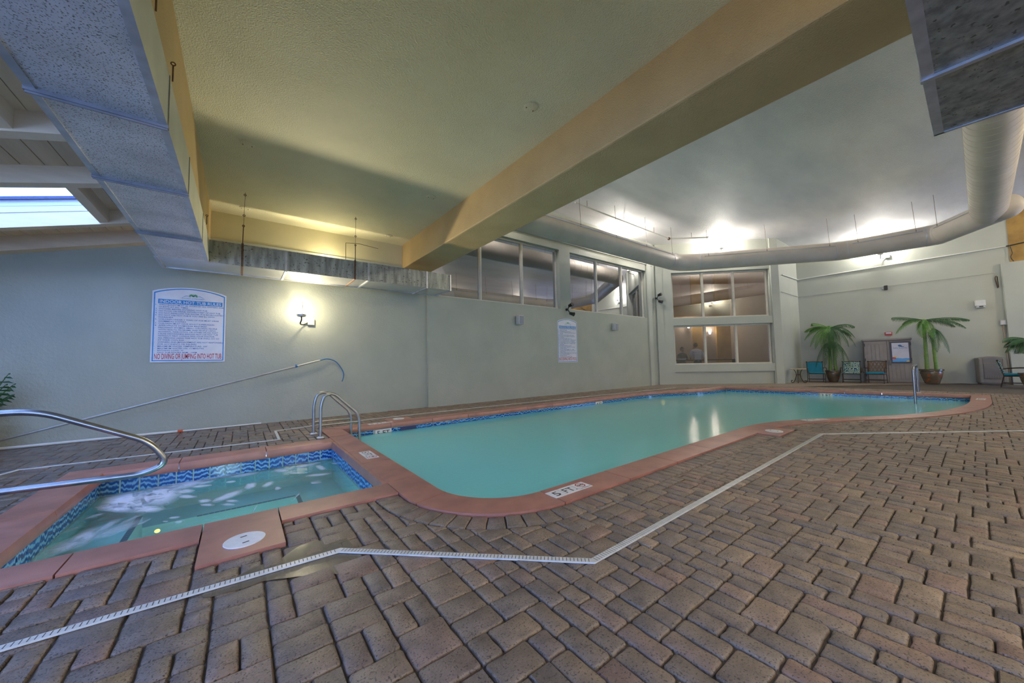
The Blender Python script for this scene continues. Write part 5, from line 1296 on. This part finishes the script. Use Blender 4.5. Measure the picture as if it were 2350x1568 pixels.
# litter bin
bn = thing('litter_bin', 'grey-brown plastic litter bin with arched top and swing flap', 'bin', fpos(2274, .30), fr)
bw, bd, bh = .60, .50, 1.0
def archp(w, z0, z1, rise, n=10): return [(-w/2, z0), (w/2, z0)]+[(w/2-w*k/n, z1+rise*math.sin(PI*k/n)) for k in range(n+1)]
BM = Matrix(((1, 0, 0, 0), (0, 0, 1, 0), (0, 1, 0, 0), (0, 0, 0, 1)))
m_ = MB(); m_.prism(archp(bw, .06, .95, .06), -bd/2, bd/2, BM); lp(m_, 'body', 'bin', bn)
m_ = MB(); m_.bbox(-bw/2+.03, bw/2-.03, -bd/2+.02, bd/2-.02, 0, .06, .01); lp(m_, 'base', 'bin_panel', bn)
m_ = MB(); m_.prism(archp(.40, .78, .92, .035), -bd/2-.008, -bd/2+.01, BM); lp(m_, 'flap', 'bin_panel', bn)
m_ = MB(); m_.bbox(-.20, .20, -bd/2-.012, -bd/2+.01, .20, .755, .008); lp(m_, 'front_panel', 'bin_panel', bn)
m_ = MB()
for r_ in range(2):
    for k in range(7): m_.bbox(-.185+k*.054, -.185+k*.054+.04, -bd/2-.018, -bd/2-.01, .215+r_*.06, .255+r_*.06, .003)
lp(m_, 'vent_bumps', 'bin', bn, kind='stuff')
for sx in (-1, 1): m_ = MB(); m_.bbox(sx*.26-.035, sx*.26+.035, -bd/2-.02, -bd/2+.02, .06, .93, .015); lp(m_, 'corner_post', 'bin', bn)

# ---- potted palms
def frond(parent, base, az, L, up, droop, mat, seed, nl=26, lw=.020, ll=.30):
    r_ = random.Random(seed); m_ = MB(); d = Vector((math.cos(az), math.sin(az), 0)); pts = []
    for k in range(13):
        u = k/12; pts.append(base+d*L*u*(1-.18*u*u)+Vector((0, 0, up*u-droop*u*u)))
    m_.tube(pts, [.016*(1-.8*k/12) for k in range(13)], 5)
    side = Vector((-d.y, d.x, 0))
    for k in range(nl):
        u = .10+.88*k/(nl-1); i = min(11, int(u*12)); f_ = u*12-i; p = pts[i].lerp(pts[i+1], f_); tg = (pts[i+1]-pts[i]).normalized()
        l_ = ll*(math.sin(PI*min(1, .18+u*.82))**.7)*r_.uniform(.85, 1.1)
        for s_ in (-1, 1):
            dr2 = (tg*.55+side*s_*.75+Vector((0, 0, -.28-.25*u))).normalized(); tip = p+dr2*l_+Vector((0, 0, -.22*l_)); mid = p+dr2*l_*.5
            wd = tg.cross(dr2).cross(dr2).normalized()*lw*.5
            m_.add([p-wd*.5, p+wd*.5, mid+wd, tip, mid-wd], [(0, 1, 2, 4), (4, 2, 3)])
    return lp(m_, 'frond', mat, parent)
def palm(loc, label, potr, poth, trunks, fr_list, rz=0):
    p = thing('potted_palm', label, 'potted plant', loc, rz, 'potted palms along the far wall')
    m_ = MB(); m_.lathe([(potr*.55, 0), (potr*.62, .03), (potr*.85, poth*.45), (potr*.97, poth*.78), (potr*.93, poth*.86), (potr*1.05, poth*.90), (potr*1.05, poth), (potr*.92, poth), (potr*.88, poth*.9)], (0, 0, 0), 30); lp(m_, 'pot', 'pot_glaze', p, 50)
    m_ = MB(); m_.lathe([(potr*.9, poth*.88), (.02, poth*.92)], (0, 0, 0), 24); lp(m_, 'soil', 'soil', p)
    for (x0, y0, x1, y1, ht) in trunks:
        m_ = MB(); m_.tube([Vector((x0, y0, poth*.85)).lerp(Vector((x1, y1, ht)), k/10) for k in range(11)], [.055-.012*k/10+.006*(k % 2) for k in range(11)], 12); lp(m_, 'trunk', 'trunk_green', p, 60)
    for i, (b_, az, L, up, dp, mt) in enumerate(fr_list): frond(p, Vector(b_), az, L, up, dp, mt, i)
    return p
B, Dk = 'frond_bright', 'frond_dark'
z2 = 2.45
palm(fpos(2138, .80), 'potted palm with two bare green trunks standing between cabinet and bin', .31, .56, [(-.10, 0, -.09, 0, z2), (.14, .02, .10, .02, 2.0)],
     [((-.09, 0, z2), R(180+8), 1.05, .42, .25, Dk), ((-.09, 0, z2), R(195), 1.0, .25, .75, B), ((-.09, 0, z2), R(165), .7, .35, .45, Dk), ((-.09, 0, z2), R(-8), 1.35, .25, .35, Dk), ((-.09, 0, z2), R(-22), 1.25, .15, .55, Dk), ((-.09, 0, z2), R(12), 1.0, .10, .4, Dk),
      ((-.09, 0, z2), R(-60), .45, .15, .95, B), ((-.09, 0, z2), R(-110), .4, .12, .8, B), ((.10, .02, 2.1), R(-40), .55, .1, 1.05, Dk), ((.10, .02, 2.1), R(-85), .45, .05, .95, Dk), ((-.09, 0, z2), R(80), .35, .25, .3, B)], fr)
z1_ = 2.35
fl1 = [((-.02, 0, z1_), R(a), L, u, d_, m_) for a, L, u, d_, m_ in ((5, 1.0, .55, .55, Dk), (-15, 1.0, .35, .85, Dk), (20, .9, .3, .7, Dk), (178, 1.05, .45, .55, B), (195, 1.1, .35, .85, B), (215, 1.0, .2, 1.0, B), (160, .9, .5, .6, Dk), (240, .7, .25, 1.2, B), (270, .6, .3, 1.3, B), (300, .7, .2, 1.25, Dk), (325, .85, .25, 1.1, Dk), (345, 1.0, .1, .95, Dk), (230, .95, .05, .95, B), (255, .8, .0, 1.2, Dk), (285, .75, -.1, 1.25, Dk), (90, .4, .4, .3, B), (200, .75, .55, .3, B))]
fl1 += [((.02, -.03, 1.75), R(a), L, u, d_, Dk) for a, L, u, d_ in ((200, .75, .0, 1.15), (235, .6, .1, 1.2), (275, .5, .0, 1.15), (315, .6, .1, 1.1), (345, .7, .0, 1.1))]
palm(fpos(1912, .72), 'bushy potted palm with drooping fronds in the inner corner', .25, .50, [(-.08, 0, -.04, 0, z1_), (.10, .02, .06, 0, 2.0)], fl1, fr)
# palm at the right frame edge and one at the left edge: only the outer fronds reach into view
pr = FL(2376, 893)
palm(Vector((pr.x, pr.y, 0)), 'potted palm beside the block with dark fronds reaching toward the bin', .28, .5, [(0, 0, 0, 0, 1.35)],
     [((0, 0, 1.5), R(180+a), .62, u, d_, Dk) for a, u, d_ in ((-25, .25, .4), (5, .1, .45), (25, .35, .45), (60, .2, .6), (-70, .2, .6), (-10, .45, .4), (150, .2, .5), (200, .2, .5))], fr)
plp = thing('potted_palm', 'dark spiky plant in a pot at the foot of the hot tub wall', 'potted plant', (-2.88, 8.32, 0), 0, 'potted palms along the far wall'); plp['group'] = 'plants by the hot tub wall'
m_ = MB(); m_.lathe([(.14, 0), (.2, .2), (.22, .36), (.2, .36)], (0, 0, 0), 24); lp(m_, 'pot', 'pot_glaze', plp, 50)
for k in range(14):
    a = R(k*26); frond(plp, Vector((0, 0, .36)), a, .40, .85+.15*(k % 3), .40, Dk, 90+k, 8, .03, .16)

# ================================================================== LOBBY PEOPLE AND TABLE
def skin_body(verts, edges, radii, name, mat, parent, lv=2):
    me = bpy.data.meshes.new(name); me.from_pydata([Vector(v) for v in verts], edges, []); o = bpy.data.objects.new(name, me); COL.objects.link(o)
    sm = o.modifiers.new('skin', 'SKIN'); 
    for i, r_ in enumerate(radii): me.skin_vertices[0].data[i].radius = (r_, r_) if not isinstance(r_, tuple) else r_
    me.skin_vertices[0].data[0].use_root = True
    ss = o.modifiers.new('sub', 'SUBSURF'); ss.levels = lv; ss.render_levels = lv
    dg = bpy.context.evaluated_depsgraph_get(); dg.update(); m2 = bpy.data.meshes.new_from_object(o.evaluated_get(dg)); bpy.data.objects.remove(o)
    m2.materials.clear()
    for q in (mat if isinstance(mat, list) else [mat]): m2.materials.append(MATS[q])
    m2.polygons.foreach_set('use_smooth', [True]*len(m2.polygons)); m2.name = name
    return inst(m2, name, parent)
def head(parent, c, yaw, hair_long=False):
    M = Matrix.Translation(c) @ Matrix.Rotation(yaw, 4, 'Z')
    m_ = MB(); m_.ball((0, 0, 0), .105, 20, 16, (.78, .92, 1.12), Matrix.Identity(4)); vs = []
    for v in m_.v:
        x, y, z = v
        if z < -.03: x *= 1-.9*(-z-.03); y = y*(1-.8*(-z-.03))-.012
        vs.append((x, y, z))
    m_.v = vs
    m_.tube([(0, -.092, .022), (0, -.112, -.015), (0, -.095, -.024)], [.008, .015, .012], 8)
    for s_ in (-1, 1): m_.ball((s_*.083, .004, -.005), .024, 8, 6, (.35, .7, 1.1))
    m_.v = [tuple(M @ Vector(v)) for v in m_.v]; hd = lp(m_, 'head', 'skin', parent, 60)
    for s_ in (-1, 1): e = MB(); e.ball(M @ Vector((s_*.034, -.083, .012)), .011, 8, 6); lp(e, 'eye', 'dark_cloth', hd, 60)
    e = MB(); e.tube([M @ Vector((-.026, -.089, -.052)), M @ Vector((0, -.096, -.050)), M @ Vector((.026, -.089, -.052))], .006, 6); lp(e, 'mouth', 'ink_red', hd, 60)
    m_ = MB(); m_.ball((0, .012, .022), .113, 20, 12, (.80, .93, 1.10)); V_ = []
    for x, y, z in m_.v:
        lim = .045 if y < -.03 else (-.10 if hair_long else -.05)
        if z < lim: z = lim; 
        V_.append(tuple(M @ Vector((x, y, z))))
    m_.v = V_; lp(m_, 'hair', 'hair', parent, 60)
def hand(parent, wrist, d, up):
    d = Vector(d).normalized(); up = Vector(up).normalized(); s_ = d.cross(up)
    vs = [Vector(wrist), Vector(wrist)+d*.05, Vector(wrist)+d*.09]; ed = [(0, 1), (1, 2)]; ra = [.022, .034, .030]
    for k in range(4):
        o_ = (k-1.5)*.019; L = (.062, .072, .068, .052)[k]; b0 = len(vs); p = vs[2]+s_*o_
        vs += [p, p+d*L*.55-up*.006, p+d*L-up*.022]; ed += [(2, b0), (b0, b0+1), (b0+1, b0+2)]; ra += [.0095, .009, .0075]
    b0 = len(vs); p = vs[1]+s_*.035; vs += [p, p+d*.035+s_*.018, p+d*.06+s_*.015]; ed += [(1, b0), (b0, b0+1), (b0+1, b0+2)]; ra += [.012, .0105, .009]
    return skin_body(vs, ed, ra, 'hand', 'skin', parent, 1)
# standing man in a white shirt leaning over the high table, seen from behind
sm_ = frot_c = math.atan2(CD.y, CD.x)
pm_s = 2.06; pm_d = 1.10
man = thing('person', 'person in a white shirt leaning over the dark table behind the lobby glass', 'person', LM @ Vector((pm_s, pm_d, 0)), sm_)
bd_ = [(0, 0, .98), (0, .04, 1.15), (0, .10, 1.38), (0, .15, 1.50), (0, .18, 1.60), (-.18, .13, 1.47), (-.27, .20, 1.26), (-.18, .38, 1.14), (.19, .13, 1.47), (.33, .16, 1.26), (.34, .36, 1.16), (-.10, 0, .92), (-.11, .0, .50), (-.11, .02, .08), (-.11, -.10, .05), (.10, 0, .92), (.11, .0, .50), (.11, .02, .08), (.11, -.10, .05)]
ed_ = [(0, 1), (1, 2), (2, 3), (3, 4), (3, 5), (5, 6), (6, 7), (3, 8), (8, 9), (9, 10), (0, 11), (11, 12), (12, 13), (13, 14), (0, 15), (15, 16), (16, 17), (17, 18)]
rd_ = [.145, .15, .17, .11, .052, .085, .062, .042, .085, .062, .042, .10, .07, .05, .04, .10, .07, .05, .04]
bo = skin_body(bd_, ed_, rd_, 'body', ['white_shirt', 'dark_cloth'], man)
for p in bo.data.polygons: p.material_index = 1 if p.center.z < 1.02 else 0
head(man, Vector((0, .20, 1.74)), R(180)); hand(man, (-.18, .39, 1.13), (.2, 1, -.15), (0, 0, 1)); hand(man, (.34, .37, 1.15), (-.2, 1, -.15), (0, 0, 1))
wo_ = thing('person', 'seated person in a dark top with short dark hair behind the lobby table', 'person', LM @ Vector((1.52, 1.55, 0)), sm_)
bd_ = [(0, .0, .80), (0, 0, 1.0), (0, -.02, 1.22), (0, -.02, 1.33), (0, -.03, 1.43), (-.16, -.02, 1.30), (-.22, -.08, 1.10), (-.08, -.26, 1.10), (.16, -.02, 1.30), (.22, -.08, 1.10), (.08, -.28, 1.11), (-.09, -.05, .78), (-.10, -.38, .78), (-.10, -.36, .38), (-.10, -.44, .34), (.09, -.05, .78), (.10, -.38, .78), (.10, -.36, .38), (.10, -.44, .34)]
rd2 = [.14, .135, .145, .09, .048, .075, .055, .038, .075, .055, .038, .09, .07, .05, .04, .09, .07, .05, .04]
skin_body(bd_, ed_, rd2, 'body', 'dark_shirt', wo_)
head(wo_, Vector((0, -.04, 1.56)), R(12)); hand(wo_, (-.08, -.27, 1.11), (.7, -.7, 0), (0, 0, 1)); hand(wo_, (.08, -.29, 1.12), (-.6, -.8, 0), (0, 0, 1))
st = thing('bar_stool', 'dark bar stool under the seated person in the lobby', 'stool', LM @ Vector((1.52, 1.60, 0)), sm_)
m_ = MB(); m_.lathe([(.17, .64), (.18, .66), (.17, .69)], (0, 0, 0), 20); lp(m_, 'seat', 'dark_cloth', st)
for a, b_ in ((-1, -1), (-1, 1), (1, -1), (1, 1)): m_ = MB(); m_.tube([(a*.17, b_*.17, 0), (a*.11, b_*.11, .65)], .014, 8); lp(m_, 'leg', 'iron', st)
lt = thing('bar_table', 'dark high table with pale papers behind the lobby glass', 'table', LM @ Vector((1.75, 1.18, 0)), sm_)
lt.matrix_basis = Matrix.Translation(LM @ Vector((2.55, .78, 0))) @ Matrix.Rotation(sm_, 4, 'Z')
m_ = MB(); m_.bbox(-1.55, 1.05, -.22, .16, 1.03, 1.075, .01); lp(m_, 'top', 'dark_cloth', lt)
for x in (-1.45, .95): m_ = MB(); m_.bbox(x-.04, x+.04, -.15, .10, 0, 1.03, .008); lp(m_, 'leg', 'dark_cloth', lt)
m_ = MB(); m_.box(-1.5, -1.18, -.16, .06, 1.076, 1.14); m_.build('menu_box', 'poster_paper', None, label='pale box standing on the lobby table', cat='box').matrix_basis = lt.matrix_basis.copy()
SCL = ('glowing lobby sconce between the two brown pillars', 'glowing lobby sconce between a brown pillar and the gold panel', 'glowing lobby sconce between the gold panel and the gold pillar')
for i, (s, z) in enumerate(((1.52, 3.08), (3.05, 2.98), (4.2, 2.60))):
    q = LM @ Vector((s, LD-.20 if i < 2 else LD-.16, z)); w = thing('wall_sconce', SCL[i], 'wall lamp', q, sm_, 'sconces on the lobby wall')
    m_ = MB(); m_.lathe([(.05, -.10), (.07, 0), (.09, .09)], (0, 0, 0), 16); lp(m_, 'shade', 'lobby_glow', w, 40)
    m_ = MB(); m_.box(-.04, .04, .05, .20, -.06, .06); lp(m_, 'back_plate', 'iron', w)
    point(q+Vector((-.10, -.10, .14)), 26 if i < 2 else 20, (1, .86, .70), .06, 'sconce_light')
point(LM @ Vector((2.6, 2.4, 5.6)), 80, (1, .86, .72), .2, 'lobby_fill_light')  # fill light without a fixture, added to brighten the lobby

# ================================================================== FINISH: put each thing's origin at its base
bpy.context.view_layer.update()
def wbox(o):
    pts = []
    for c in [o]+list(o.children_recursive):
        if c.type == 'MESH' and len(c.data.vertices): pts += [c.matrix_world @ Vector(v) for v in c.bound_box]
    return pts
for o in list(bpy.data.objects):
    if o.parent is None and o.type == 'EMPTY' and o.matrix_basis == Matrix.Identity(4) and o.children:
        pts = wbox(o)
        if not pts: continue
        lo = Vector((min(p.x for p in pts), min(p.y for p in pts), min(p.z for p in pts))); hi = Vector((max(p.x for p in pts), max(p.y for p in pts), max(p.z for p in pts)))
        base = Vector(((lo.x+hi.x)/2, (lo.y+hi.y)/2, lo.z)); o.matrix_basis = Matrix.Translation(base)
        for c in o.children: c.matrix_parent_inverse = Matrix.Translation(-base) @ c.matrix_parent_inverse
    elif o.parent is None and o.type == 'MESH' and o.matrix_basis == Matrix.Identity(4) and o.data.users == 1:
        pts = wbox(o)
        lo = Vector((min(p.x for p in pts), min(p.y for p in pts), min(p.z for p in pts))); hi = Vector((max(p.x for p in pts), max(p.y for p in pts), max(p.z for p in pts)))
        base = Vector(((lo.x+hi.x)/2, (lo.y+hi.y)/2, lo.z)); o.data.transform(Matrix.Translation(-base)); o.matrix_basis = Matrix.Translation(base)
        for c in o.children: c.matrix_parent_inverse = Matrix.Translation(-base) @ c.matrix_parent_inverse
